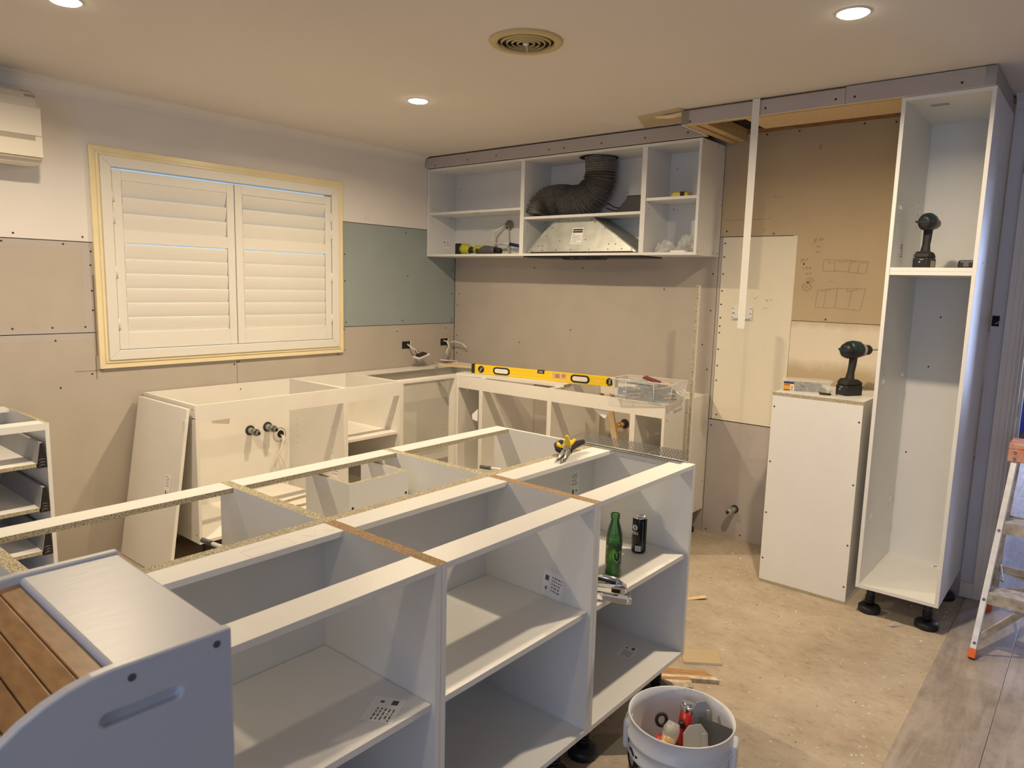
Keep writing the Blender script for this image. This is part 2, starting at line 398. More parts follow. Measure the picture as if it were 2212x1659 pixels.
# ------------------------------------------------------------------ wall left (window wall, x = 0)
WY0, WY1, WZ0, WZ1 = -2.62, -1.12, 1.04, 2.125
wl = frame('wall_left', (0, -3.5, 0))
mb = MB()
for b in ((-7.4, WY0, 0, CZ), (WY1, 0.12, 0, CZ), (WY0, WY1, 0, WZ0), (WY0, WY1, WZ1, CZ)):
    mb.box(-0.13, -0.011, b[0], b[1], b[2], b[3])
mb.build('wall_framing', 'black_gap', wl)
def sheet(parent, rects, m, ax, gap=0.0):
    mb = MB()
    for a0, a1, z0, z1 in rects:
        if ax == 'x': mb.box(-0.010, 0, a0 + gap, a1 - gap, z0 + gap, z1 - gap)
        else: mb.box(a0 + gap, a1 - gap, 0, 0.010, z0 + gap, z1 - gap)
    return mb.build('plasterboard_sheet', m, parent)
g = 0.0016
sheet(wl, [(-7.4, WY0, 1.668, CZ), (WY0, WY1, WZ1, CZ), (WY1, -0.001, 1.899, CZ)], 'wall_paint', 'x')
sheet(wl, [(-7.4, WY0 - 0.006, 1.207, 1.664)], 'plaster_paper', 'x')
sheet(wl, [(-7.4, WY0, 0.0, 1.203), (WY0, -1.8745, 0.0, WZ0)], 'plaster_paper', 'x')
sheet(wl, [(-1.8715, WY1, 0.0, WZ0), (WY1, -0.003, 0.0, 1.186)], 'plaster_paper', 'x')
sheet(wl, [(WY1, -0.003, 1.190, 1.895)], 'wet_area_board', 'x')
# pale joint bands where the sheet edges are recessed
mb = MB()
for y0, y1, z0, z1 in ((-7.4, -2.70, 1.630, 1.664), (-7.4, -2.70, 1.207, 1.236), (-2.70, -2.655, 1.207, 1.664), (-7.4, -2.66, 1.168, 1.203)):
    mb.box(0, 0.0004, y0, y1, z0, z1)
mb.build('joint_band', 'plaster_paper_grey', wl)
mb = MB()
scr = [(-2.69, 1.69), (-2.99, 1.69), (-3.04, 1.65), (-2.78, 1.65), (-2.655, 1.62), (-2.66, 1.55), (-2.66, 1.42), (-2.66, 1.32),
       (-2.85, 1.235), (-3.02, 1.235), (-2.7, 1.235), (-2.84, 1.17), (-2.68, 0.99), (-2.83, 0.93), (-2.44, 0.72), (-1.89, 0.985), (-1.86, 1.0),
       (-1.13, 1.0), (-0.52, 1.86), (-0.03, 1.2), (-0.03, 1.6), (-0.03, 1.42), (-0.60, 1.14), (-0.1, 1.15), (-0.02, 0.98), (-0.03, 1.22), (-1.08, 1.17), (-1.06, 1.22), (-0.55, 1.22), (-1.07, 1.68), (-1.07, 1.5), (-0.5, 1.55)]
discs(mb, [(0, y, z) for y, z in scr], 0.0052, (1, 0, 0)); mb.build('screw_heads', 'screw_dark', wl, kind='stuff')
# marks: cut lines and scuffs
mb = MB()
mb.box(0, 0.0005, -2.76, -2.62, 1.005, 1.008); mb.box(0, 0.0005, -2.66, -2.656, 0.96, 1.08); mb.box(0, 0.0005, -2.655, -2.648, 1.08, 1.5); mb.box(0, 0.0005, -1.10, -1.06, 1.028, 1.031)
mb.build('pencil_line', 'pencil', wl)
# faint pencilled figures on the white paint
text('265', 0.035, 'pencil_figures', 'pencil_faint', wl, Matrix.Translation((0.0006, -0.88, 1.935)) @ Matrix.Rotation(R(90), 4, 'Z') @ Matrix.Rotation(R(90), 4, 'X'), 0.0002)

# cornice on the left wall
def cove(y0, y1):
    pts = [(0.0, CZ - 0.058), (0.006, CZ - 0.058)]
    for i in range(7):
        a = i / 6 * math.pi / 2
        pts.append((0.006 + 0.05 * (1 - math.cos(a)), CZ - 0.056 + 0.05 * math.sin(a)))
    pts += [(0.058, CZ - 0.002), (0.058, CZ), (0, CZ)]
    return MB().prism([(x, z) for x, z in pts], 'y', y0, y1)
tr1 = struct(cove(-7.4, -0.345).build('trim_1', 'wall_paint'))

# ------------------------------------------------------------------ window with plantation shutters
wn = frame('window_1', (0, -1.87, 1.04))
def picture_frame(o0, o1, z0, z1, w, x0, x1, name, m, parent, profile=None):
    """four mitred members; each its own part"""
    oy0, oy1, oz0, oz1 = o0, o1, z0, z1; iy0, iy1, iz0, iz1 = o0 + w, o1 - w, z0 + w, z1 - w
    quads = [[(oy0, oz0), (oy1, oz0), (iy1, iz0), (iy0, iz0)], [(oy0, oz1), (iy0, iz1), (iy1, iz1), (oy1, oz1)],
             [(oy0, oz0), (iy0, iz0), (iy0, iz1), (oy0, oz1)], [(oy1, oz0), (oy1, oz1), (iy1, iz1), (iy1, iz0)]]
    for q in quads: MB().prism(q, 'x', x0, x1).build(name, m, parent, bevel=0.003)
picture_frame(-2.646, -1.097, 1.014, 2.150, 0.050, 0.0, 0.020, 'casing', 'cream_gloss', wn)
picture_frame(-2.618, -1.125, 1.042, 2.122, 0.016, 0.020, 0.026, 'casing_bead', 'cream_gloss', wn)
picture_frame(-2.602, -1.141, 1.058, 2.106, 0.052, -0.03, 0.034, 'shutter_frame', 'shutter_white', wn)
picture_frame(-2.62, -1.12, 1.04, 2.125, 0.03, -0.12, -0.03, 'reveal', 'shutter_white', wn)
MB().box(-0.105, -0.100, -2.60, -1.14, 1.06, 2.11).build('pane', 'glass', wn)
def shutter(ya, yb, hinge_left):
    sw = 0.045; x0, x1 = 0.0, 0.026; z0, z1 = 1.113, 2.044
    p = MB().box(x0, x1, ya, ya + sw, z0, z1).build('shutter_panel', 'shutter_white', wn, bevel=0.002)
    MB().box(x0, x1, yb - sw, yb, z0, z1).build('stile', 'shutter_white', p, bevel=0.002)
    MB().box(x0, x1, ya + sw, yb - sw, z0, 1.203).build('rail', 'shutter_white', p, bevel=0.002)
    MB().box(x0, x1, ya + sw, yb - sw, 1.672, 1.738).build('rail', 'shutter_white', p, bevel=0.002)
    MB().box(x0, x1, ya + sw, yb - sw, 1.99, 2.042).build('rail', 'shutter_white', p, bevel=0.002)
    zs = [1.199 + (1.662 - 1.199) / 6 * (i + 0.5) for i in range(6)] + [1.738 + (1.988 - 1.738) / 3 * (i + 0.5) for i in range(3)]
    lv = None
    prof = [(0.0445 * math.cos(a), 0.0055 * math.sin(a)) for a in [i * math.pi / 8 for i in range(16)]]
    for k, z in enumerate(zs):
        tilt = R(-80 if k < 7 else -74)
        if hinge_left is False and k == 8: tilt = R(-66)
        mx = Matrix.Translation((0.013, 0, z)) @ Matrix.Rotation(tilt, 4, 'Y')
        MB().prism(prof, 'y', ya + sw + 0.003, yb - sw - 0.003, mx=mx).build('louvre', 'shutter_white', p)
    ye = ya if hinge_left else yb
    for z in ((1.91, 1.80) if True else ()):
        MB().cyl((0.03, ye, z - 0.03), (0.03, ye, z + 0.03), 0.005, 8).box(0.0255, 0.029, ye - 0.012, ye + 0.012, z - 0.03, z + 0.03).build('hinge', 'shutter_white', p)
    for z in (1.52, 1.25):
        MB().cyl((0.03, ye, z - 0.03), (0.03, ye, z + 0.03), 0.005, 8).box(0.0255, 0.029, ye - 0.012, ye + 0.012, z - 0.03, z + 0.03).build('hinge', 'shutter_white', p)
shutter(-2.546, -1.878, True)
shutter(-1.872, -1.197, False)
# ------------------------------------------------------------------ wall back (y = 0)
wb = frame('wall_back', (1.8, 0, 0))
mb = MB()
mb.box(-0.13, 3.735, 0.0105, 0.11, 0, CZ); mb.box(4.56, 7.5, 0.0105, 0.11, 0, CZ); mb.box(3.735, 4.56, 0.0105, 0.11, 2.075, CZ)
mb.build('wall_framing', 'black_gap', wb)
sheet(wb, [(0.003, 2.199, 0.0, 2.40)], 'plaster_paper', 'y')
sheet(wb, [(2.203, 3.598, 1.819, 2.395), (2.632, 3.598, 1.347, 1.819)], 'plaster_paper_old', 'y')
mb = MB().box(2.222, 2.655, -0.001, 0.01, 0.722, 1.815); mb.build('patch_board', 'plaster_cream', wb)
sheet(wb, [(2.203, 2.219, 0.722, 1.8155)], 'plaster_paper_grey', 'y')
sheet(wb, [(2.657, 3.598, 0.722, 1.344)], 'plaster_smear', 'y')
sheet(wb, [(2.203, 3.598, 0.0, 0.716)], 'plaster_paper_grey', 'y')
sheet(wb, [(3.5985, 3.735, 0.0, CZ), (3.735, 4.56, 2.075, CZ), (4.56, 7.5, 0.0, CZ)], 'wall_paint_lilac', 'y')
MB().box(3.602, 3.735, 0.11, 0.118, 0, CZ).build('hall_lining', 'wall_paint_lilac', wb)
mb = MB()
scr = [(0.03, 1.33), (0.03, 1.09), (0.03, 0.95), (0.8, 1.63), (1.22, 1.63), (1.85, 1.5), (1.14, 1.2), (0.68, 1.08), (2.17, 1.6), (2.17, 1.38), (2.17, 1.02), (2.13, 1.17),
       (0.05, 1.42), (2.18, 1.85)]
scr += [(2.235, z) for z in (1.78, 1.70, 1.60, 1.50, 1.42, 1.34, 1.29, 1.25, 1.15, 1.05, 0.96)] + [(2.25, 0.75), (2.63, 0.70), (2.65, 0.45), (2.22, 0.68), (2.23, 0.02), (2.62, 0.03), (2.45, 0.03)]
scr += [(2.62, 2.38), (2.44, 2.38), (2.30, 2.37), (2.95, 2.38), (2.24, 1.85), (2.52, 1.83), (3.1, 2.37), (2.84, 1.36), (2.70, 1.66), (2.73, 1.56)]
discs(mb, [(x, 0 if not 2.222 < x < 2.655 or z > 1.815 or z < .722 else -0.001, z) for x, z in scr], 0.0052, (0, -1, 0)); mb.build('screw_heads', 'screw_dark', wb, kind='stuff')
# pencilled measurements and two cabinet sketches on the old board
PEN = [[[2.804,1.684],[2.921,1.68],[3.03,1.673]],[[2.804,1.676],[2.804,1.627],[2.808,1.621],[2.874,1.623],[2.926,1.62],[2.981,1.613],[3.011,1.609],[3.022,1.615],[3.03,1.673]],[[2.863,1.68],[2.864,1.622]],[[2.938,1.68],[2.937,1.62]],[[2.987,1.673],[2.982,1.61]],[[2.828,1.679],[2.83,1.664],[2.855,1.669]],[[2.886,1.68],[2.887,1.668],[2.921,1.673],[2.92,1.681]],[[2.946,1.68],[2.947,1.666],[2.968,1.671],[2.968,1.679]],[[3.0,1.675],[2.999,1.664],[3.02,1.666],[3.019,1.673]],[[2.786,1.521],[2.849,1.525],[2.872,1.531],[2.933,1.53],[3.028,1.532]],[[2.786,1.521],[2.779,1.43],[2.786,1.423],[2.876,1.424],[2.943,1.422],[2.999,1.415],[3.011,1.42],[3.016,1.439],[3.028,1.532]],[[2.831,1.514],[2.823,1.423]],[[2.887,1.529],[2.882,1.429]],[[2.958,1.517],[2.953,1.434]],[[2.805,1.52],[2.807,1.512],[2.849,1.522],[2.851,1.529]],[[2.936,1.53],[2.937,1.515],[2.988,1.525],[2.987,1.534]],
[[2.759,1.801],[2.748,1.79],[2.759,1.782],[2.745,1.775],[2.749,1.785],[2.759,1.801]],[[2.77,1.795],[2.778,1.8],[2.774,1.792],[2.78,1.787],[2.77,1.783]],[[2.781,1.791],[2.79,1.799],[2.795,1.795],[2.788,1.788],[2.781,1.791]],
[[2.689,1.688],[2.681,1.68],[2.687,1.673],[2.683,1.666],[2.692,1.688]],[[2.701,1.69],[2.693,1.688],[2.696,1.682],[2.704,1.676],[2.699,1.668]],[[2.713,1.685],[2.717,1.689],[2.72,1.684],[2.715,1.68],[2.713,1.685]],
[[2.687,1.64],[2.701,1.642],[2.697,1.627]],[[2.718,1.645],[2.711,1.639],[2.719,1.636],[2.721,1.645],[2.717,1.629]],[[2.729,1.639],[2.736,1.645],[2.74,1.639],[2.733,1.634],[2.729,1.639]],
[[2.71,1.609],[2.718,1.61],[2.716,1.602]],[[2.722,1.61],[2.728,1.611],[2.724,1.606],[2.731,1.605]],[[2.736,1.609],[2.741,1.613],[2.742,1.606],[2.736,1.609]],
[[2.759,1.757],[2.765,1.757],[2.762,1.748]],[[2.768,1.757],[2.771,1.752],[2.768,1.749]],[[2.776,1.755],[2.779,1.757],[2.781,1.753],[2.778,1.751],[2.776,1.755]],
[[2.76,1.729],[2.766,1.729],[2.763,1.722]],[[2.769,1.729],[2.769,1.722]],[[2.774,1.726],[2.777,1.728],[2.778,1.724],[2.774,1.726]],[[2.839,1.568],[2.864,1.565]],
[[2.736,1.577],[2.735,1.567]],[[2.741,1.575],[2.745,1.577],[2.741,1.570],[2.746,1.568]],[[2.720,1.540],[2.725,1.541],[2.719,1.530],[2.726,1.530]],[[2.731,1.541],[2.730,1.529]],
[[2.76,1.572],[2.755,1.563],[2.741,1.559],[2.727,1.562],[2.72,1.572],[2.725,1.581],[2.739,1.585],[2.754,1.582],[2.76,1.572]],[[2.753,1.535],[2.746,1.518],[2.728,1.51],[2.708,1.517],[2.699,1.534],[2.705,1.551],[2.724,1.559],[2.743,1.552],[2.753,1.535]],[[2.746,1.535],[2.741,1.523],[2.727,1.518],[2.712,1.523],[2.705,1.534],[2.71,1.546],[2.724,1.551],[2.739,1.547],[2.746,1.535]]]
def pencil(name, lines, w, y, parent, m='pencil', dx=0, dz=0):
    mb = MB()
    for ln in lines:
        for a, b in zip(ln[:-1], ln[1:]):
            d = Vector((b[0] - a[0], b[1] - a[1]))
            if d.length < 1e-6: continue
            n = Vector((-d.y, d.x)).normalized() * w / 2
            mb.prism([(a[0] + n.x + dx, a[1] + n.y + dz), (a[0] - n.x + dx, a[1] - n.y + dz), (b[0] - n.x + dx, b[1] - n.y + dz), (b[0] + n.x + dx, b[1] + n.y + dz)], 'y', y - 0.0005, y)
    return mb.build(name, m, parent)
pencil('pencil_sketch', PEN, 0.0016, 0.0, wb)
pencil('pencil_sketch', [[[2.74, 2.30], [2.732, 2.29], [2.738, 2.275], [2.747, 2.285], [2.74, 2.30]], [[2.74, 2.285], [2.738, 2.262]],
                         [[2.50, 2.03], [2.512, 2.04], [2.51, 2.025]], [[2.52, 2.03], [2.53, 2.035], [2.54, 2.03]], [[2.22, 1.912], [2.50, 1.912]], [[2.46, 1.86], [2.467, 1.85], [2.458, 1.845]]], 0.0016, 0.0, wb)
pencil('pencil_sketch', [[[2.43, 1.465], [2.437, 1.458], [2.452, 1.472]], [[2.50, 1.452], [2.512, 1.458], [2.506, 1.447], [2.518, 1.45]], [[2.524, 1.455], [2.53, 1.46], [2.54, 1.454]],
                         [[2.49, 1.405], [2.498, 1.41], [2.504, 1.402]], [[2.51, 1.408], [2.52, 1.41]]], 0.0014, -0.001, wb)
# cornice and upper wall beside the doorway
tr2 = struct(MB().prism([(0, CZ - 0.058), (-0.006, CZ - 0.058), (-0.02, CZ - 0.03), (-0.055, CZ - 0.004), (-0.058, CZ), (0, CZ)], 'x', 3.60, 7.5).build('trim_2', 'wall_paint_lilac'))
bb = struct(MB().box(3.600, 3.656, -0.014, 0, 0.008, 0.085).build('baseboard_back', 'architrave'))
# doorway
dr = frame('door_1', (3.7, 0, 0))
def arch(x0, x1, z1):
    for i, (a, b_, d) in enumerate(((0.0, 1.0, 0.012), (0.0, 0.34, 0.018), (0.62, 0.78, 0.017), (0.88, 1.0, 0.022))):
        w = x1 - x0
        MB().box(x0 + a * w, x0 + b_ * w, -d, 0, 0.008, z1).build('architrave' if i == 0 else 'architrave_moulding', 'architrave', dr, bevel=0.002)
arch(3.656, 3.735, 2.145)
arch(4.645, 4.566, 2.145)
MB().box(3.656, 4.645, -0.018, 0, 2.075, 2.145).build('architrave_head', 'architrave', dr, bevel=0.002)
MB().box(3.727, 3.745, -0.004, 0.118, 0.008, 2.085).build('jamb', 'architrave', dr)
MB().box(3.745, 3.757, 0.05, 0.085, 0.008, 2.07).build('door_stop', 'architrave', dr)
MB().box(4.55, 4.568, -0.004, 0.118, 0.008, 2.085).build('jamb', 'architrave', dr)
MB().box(3.745, 4.55, -0.004, 0.118, 2.067, 2.085).build('jamb_head', 'architrave', dr)
MB().prism([(0.012 * math.cos(a), 0.035 * math.sin(a)) for a in [i * math.pi / 6 for i in range(12)]], 'x', 3.744, 3.7465, mx=Matrix.Translation((0, 0.022, 0.975))).build('strike_plate', 'black_plastic', dr)
# hall beyond the doorway
hw = struct(MB().box(3.2, 5.2, 5.75, 5.85, 0, CZ).build('wall_hall_end', 'blue_paint'))
struct(MB().box(3.10, 3.2, 0.118, 5.85, 0, CZ).build('wall_hall_left', 'wall_paint_lilac'))
hr = MB()
for b in ((0.118, 2.6, 0, CZ), (4.8, 5.85, 0, CZ), (2.6, 4.8, 0, 0.6), (2.6, 4.8, 2.2, CZ)): hr.box(5.06, 5.2, b[0], b[1], b[2], b[3])
struct(hr.build('wall_hall_right', 'wall_paint_lilac'))
# walls behind the camera
mb = MB()
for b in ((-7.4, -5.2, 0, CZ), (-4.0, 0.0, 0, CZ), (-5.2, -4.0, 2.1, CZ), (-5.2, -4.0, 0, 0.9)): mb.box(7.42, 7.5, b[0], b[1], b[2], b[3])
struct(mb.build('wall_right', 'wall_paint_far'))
mb = MB()
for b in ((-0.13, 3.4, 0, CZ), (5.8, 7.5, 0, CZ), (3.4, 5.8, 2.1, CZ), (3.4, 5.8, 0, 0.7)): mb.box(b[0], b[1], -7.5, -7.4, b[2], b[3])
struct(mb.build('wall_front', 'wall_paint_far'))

# ------------------------------------------------------------------ bulkhead over the back-wall cabinets
bk = frame('trim_3', (0, -0.3, 2.34))
bk.name = 'trim_3'
def fascia(x0, x1, y, z0, z1, name='plasterboard_fascia'):
    return MB().box(x0, x1, y, y + 0.010, z0, z1, m=0, fm={'-z': 1, '+z': 1}).build(name, ['plaster_paper_grey', 'board_edge'], bk)
fascia(0.004, 2.232, -0.330, 2.342, 2.415)
fascia(2.232, 3.02, -0.610, 2.345, 2.413)
fascia(3.022, 3.588, -0.610, 2.345, 2.421)
MB().box(2.222, 2.232, -0.609, -0.331, 2.345, 2.421, m=0, fm={'-z': 1}).build('plasterboard_return', ['plaster_paper_grey', 'board_edge'], bk)
MB().box(3.578, 3.588, -0.599, -0.001, 2.35, 2.421).build('plasterboard_return', 'plaster_paper_grey', bk)
# perforated corner bead
mb = MB().box(2.2205, 2.2215, -0.6105, -0.565, 2.346, 2.42); mb.box(2.2205, 2.262, -0.6112, -0.6102, 2.349, 2.412); mb.build('corner_bead', 'dull_steel', bk)
MB().box(3.548, 3.5885, -0.6112, -0.6102, 2.349, 2.42).build('corner_bead', 'dull_steel', bk)
MB().box(2.233, 3.577, -0.599, -0.555, 2.348, 2.42).build('batten', 'pine', bk)
MB().box(2.233, 2.275, -0.554, -0.012, 2.348, 2.42).build('batten', 'pine', bk)
MB().box(2.285, 2.33, -0.554, -0.012, 2.352, 2.42).build('batten', 'pine', bk)
MB().box(2.50, 3.577, -0.554, -0.19, 2.372, 2.388).build('soffit_board', 'pine_pale', bk)
MB().box(2.235, 3.577, -0.553, -0.010, 2.4222, 2.4252).build('void_shade_sheet', 'black_gap', bk)  # black sheet paints in the darkness of the open bulkhead top
MB().box(0.01, 2.22, -0.319, -0.275, 2.345, 2.415).build('batten', 'pine', bk)
MB().box(2.205, 3.597, -0.008, 0.009, 2.397, 2.42).build('top_plate', 'timber_old', bk)
mb = MB(); discs(mb, [(x, -0.33, z) for x, z in ((0.1, 2.36), (0.43, 2.37), (0.7, 2.375), (1.15, 2.37), (1.27, 2.37), (1.55, 2.37), (1.85, 2.37), (2.12, 2.37))] + [(x, -0.61, z) for x, z in ((2.27, 2.36), (2.66, 2.375), (2.98, 2.372), (3.06, 2.372), (3.47, 2.37))], 0.0055, (0, -1, 0))
mb.build('screw_heads', 'screw_dark', bk, kind='stuff')

# ------------------------------------------------------------------ base cabinets along the window wall
ZB, ZL, AD = 0.870, 0.148, 0.591
def label_sheet(parent, mx, w, h, seed=1, name='paper_label'):
    """printed sticker: white sheet with a barcode block and text lines (local x right, y up, z out)"""
    rnd = random.Random(seed)
    s = MB().box(-w / 2, w / 2, -h / 2, h / 2, 0, 0.0005, mx=mx).build(name, 'paper', parent)
    mb = MB()
    for i in range(5):
        y = h * (0.30 - i * 0.13); x = -w * 0.05
        while x < w * 0.40:
            l = w * rnd.uniform(0.04, 0.14); mb.box(x, min(x + l, w * 0.44), y, y + h * 0.045, 0.0005, 0.0008, mx=mx); x += l + w * 0.05
    mb.box(-w * 0.40, -w * 0.22, h * 0.12, h * 0.32, 0.0005, 0.0008, mx=mx)
    mb.box(-w * 0.34, -w * 0.26, -h * 0.25, -h * 0.12, 0.0005, 0.0008, mx=mx)
    mb.build('print', 'print_grey', s)
    return s
def pin_holes(parent, pts, nrm, r=0.0026): discs(MB(), pts, r, nrm).build('pin_holes', 'screw_dark', parent, kind='stuff')
AX = (Matrix(((0, 0, 1, 0), (1, 0, 0, 0), (0, 1, 0, 0), (0, 0, 0, 1))),)      # local xy -> world yz, facing +x
FX = Matrix(((0, 0, 1, 0), (1, 0, 0, 0), (0, 1, 0, 0), (0, 0, 0, 1)))
FY = Matrix(((1, 0, 0, 0), (0, 0, -1, 0), (0, 1, 0, 0), (0, 0, 0, 1)))         # local xy -> world xz, facing -y
def at(p, F): return Matrix.Translation(p) @ F

def base_x(name, label, y0, y1, rail='edge', back=True, group='white base cabinets on the window wall', shelf=None, sides=(1, 1)):
    """base carcass against the window wall, open to +x; y0<y1"""
    t = thing(name, label, 'cabinet', (AD / 2, (y0 + y1) / 2, 0), group=group)
    for k, y in enumerate((y0, y1 - T)):
        if sides[k]: panel('side_panel', (0.012, AD, y, y + T, ZL, ZB), t, m='melamine_warm')
    panel('base_panel', (0.012, AD - 0.001, y0 + T, y1 - T, ZL, ZL + T), t, m='melamine_warm')
    if back: panel('back_panel', (0.012, 0.012 + T, y0 + T, y1 - T, ZL + T, ZB), t, m='melamine_warm')
    if rail == 'edge':
        panel('rail', (AD - T, AD - 0.0005, y0 + T, y1 - T, ZB - 0.088, ZB - 0.001), t, m='melamine_warm')
    else:
        panel('rail', (AD - 0.085, AD - 0.0005, y0 + T, y1 - T, ZB - T, ZB - 0.0005), t, m='melamine_warm')
        panel('rail', (0.03, 0.115, y0 + T, y1 - T, ZB - T, ZB - 0.0005), t, m='melamine_warm')
    if shelf: panel('shelf', (0.03, AD - 0.02, y0 + T + 0.001, y1 - T - 0.001, shelf - T, shelf), t, m='melamine_warm')
    for x in (0.07, AD - 0.07):
        for y in (y0 + 0.07, y1 - 0.07): leg(t, x, y, ZL)
    return t
A0, A1, A2 = -2.432, -1.515, -1.077
c = base_x('base_cabinet', 'wide white sink cabinet under the window with pipes poking through its back', A0, A1)
pin_holes(c, [(0.0285, -2.21, z) for z in (0.59, 0.55, 0.47, 0.43)], (1, 0, 0)); pin_holes(c, [(x, A1 - T, z) for x in (0.10, 0.48) for z in (0.62, 0.58, 0.50, 0.46)], (0, -1, 0))
pin_holes(c, [(0.0285, -1.87, 0.835)], (1, 0, 0), 0.004)
MB().box(AD - 0.03, AD + 0.001, A0 - 0.0008, A0, 0.80, 0.803).build('seam', 'print_grey', c)
pin_holes(c, [(AD - 0.03, A0, z) for z in (0.845, 0.80, 0.19)], (0, -1, 0), 0.004)
label_sheet(c, at((0.50, A1 - T - 0.0005, 0.36), FY), 0.06, 0.14, 5)
MB().prism([(-2.04, 0.70), (-1.935, 0.715), (-1.95, 0.63), (-2.06, 0.65)], 'x', 0.028, 0.0286).build('tape_patch', 'tape_grey', c)
for y in (-2.21,): MB().box(0.028, 0.034, y - 0.012, y + 0.012, 0.50, 0.53).build('shelf_support', 'clear_plastic', c)
# water stubs and power-point hole in the sink cabinet
for y, z, nm in ((-1.815, 0.572, 'cold'), (-1.695, 0.578, 'hot')):
    t = thing('water_pipe', 'grey capped water pipe stub, ' + ('left' if nm == 'cold' else 'right') + ' one of the pair in the sink cabinet', 'pipe', (0.028, y, z), group='water pipe stubs in the sink cabinet')
    MB().lathe([(0.031, 0), (0.031, 0.004), (0.021, 0.005)], (0, 0, 0), 18, mx=Matrix.Translation((0.028, y, z)) @ Matrix.Rotation(R(90), 4, 'Y')).build('grommet', 'black_rubber', t)
    MB().cyl((0.012, y, z), (0.085, y, z - 0.003), 0.019, 14).build('pipe', 'grey_plastic', t)
    MB().cyl((0.075, y, z - 0.003), (0.105, y, z - 0.004), 0.0225, 12).cyl((0.105, y, z - 0.004), (0.130, y, z - 0.005), 0.014, 12).build('fitting', 'dull_steel', t)
    MB().cyl((0.126, y, z - 0.005), (0.1315, y, z - 0.005), 0.008, 10).build('bore', 'black_gap', t)
t = thing('cable_hole', 'round brown cable hole with white cables hanging from it in the sink cabinet', 'cable', (0.028, -1.61, 0.53))
MB().lathe([(0.046, -0.012), (0.046, 0.001), (0.043, 0.002), (0.040, -0.010), (0.0, -0.0105)], (0, 0, 0), 22, mx=Matrix.Translation((0.028, -1.61, 0.515)) @ Matrix.Rotation(R(90), 4, 'Y')).build('sleeve', 'brown_tube', t)
MB().lathe([(0.024, 0.0), (0.0, 0.0004)], (0, 0, 0), 16, mx=Matrix.Translation((0.029, -1.603, 0.518)) @ Matrix.Rotation(R(90), 4, 'Y')).build('opening', 'black_gap', t)
for k, (dy, e) in enumerate(((-0.0, -0.06), (0.012, -0.03), (0.02, 0.03), (0.005, 0.0))):
    MB().ring_tube([(0.02, -1.60, 0.515), (0.06, -1.605 + dy * .5, 0.50), (0.075, -1.63 + dy * .3, 0.44), (0.07, -1.655 + dy, 0.39), (0.08, -1.64 + e, 0.33), (0.08, -1.61 + e, 0.26), (0.10, -1.62 + e, 0.185)], 0.0042, 7).build('cable', 'cable_white', t)
c = base_x('base_cabinet', 'narrow white base cabinet with a fixed shelf, next to the sink cabinet', A1, A2, shelf=0.545)
pin_holes(c, [(x, A2 - T, z) for x in (0.10, 0.50) for z in (0.66, 0.62, 0.50)], (0, -1, 0))
c = base_x('base_cabinet', 'white corner base cabinet with flat top rails where the runs meet', A2, -0.004, rail='flat')
panel('corner_post', (AD - 0.055, AD - 0.0005, -0.59, -0.572, ZL + T, ZB - T), c, m='melamine_warm')
pin_holes(c, [(0.50, -0.59, z) for z in (0.60, 0.57, 0.51, 0.48)], (0, -1, 0))
# loose boards lying in the sink cabinet
for k, (x0, x1, y0, y1, z, a) in enumerate(((0.18, 0.56, -2.02, -1.56, 0.1642, 0.04), (0.16, 0.50, -2.06, -1.60, 0.1806, -0.05), (0.10, 0.42, -2.0, -1.62, 0.197, 0.08))):
    mx = Matrix.Translation(((x0 + x1) / 2, (y0 + y1) / 2, 0)) @ Matrix.Rotation(a, 4, 'Z')
    o = MB().box(-(x1 - x0) / 2, (x1 - x0) / 2, -(y1 - y0) / 2, (y1 - y0) / 2, z, z + T, m=0, fm={'+x': 1, '-x': 1}, mx=mx).build('loose_board', ['melamine_warm', 'chipboard'])
    tag(o, ('lowest', 'middle', 'topmost')[k] + ' of the loose white boards lying on the floor of the sink cabinet', 'board', 'loose boards in the sink cabinet')

# panel leaning on the end of the sink cabinet
mx = Matrix(((1, 0, 0, 0), (0, 1, 0, 0), (0, 0, 1, 0), (0, 0, 0, 1)))
y_b, y_t = -2.585, -2.450
mb = MB(); v = []
for dy in (-T, 0):
    v += [(0.04, y_b + dy, 0.004), (0.60, y_b + dy, 0.004), (0.575, y_t + dy, 0.853), (0.03, y_t + dy, 0.853)]
mb.add(v, [(0, 1, 2, 3), (7, 6, 5, 4), (0, 4, 5, 1), (1, 5, 6, 2), (2, 6, 7, 3), (3, 7, 4, 0)])
lp = thing('leaning_board', 'white board leaning against the left end of the sink cabinet', 'board', (0.3, -2.58, 0))
mb.build('board', 'melamine_warm', lp)
sl = (y_t - y_b) / 0.849
mxp = Matrix.Translation((0.475, y_b - T - 0.001 + sl * 0.45, 0.455)) @ Matrix.Rotation(-math.atan(sl), 4, 'X') @ FY @ Matrix.Rotation(R(90), 4, 'Z')
label_sheet(lp, mxp, 0.115, 0.055, 9)
MB().box(0.555, 0.582, y_t - T - 0.017, y_t - T - 0.012, 0.70, 0.80).build('tape', 'clear_plastic', lp)

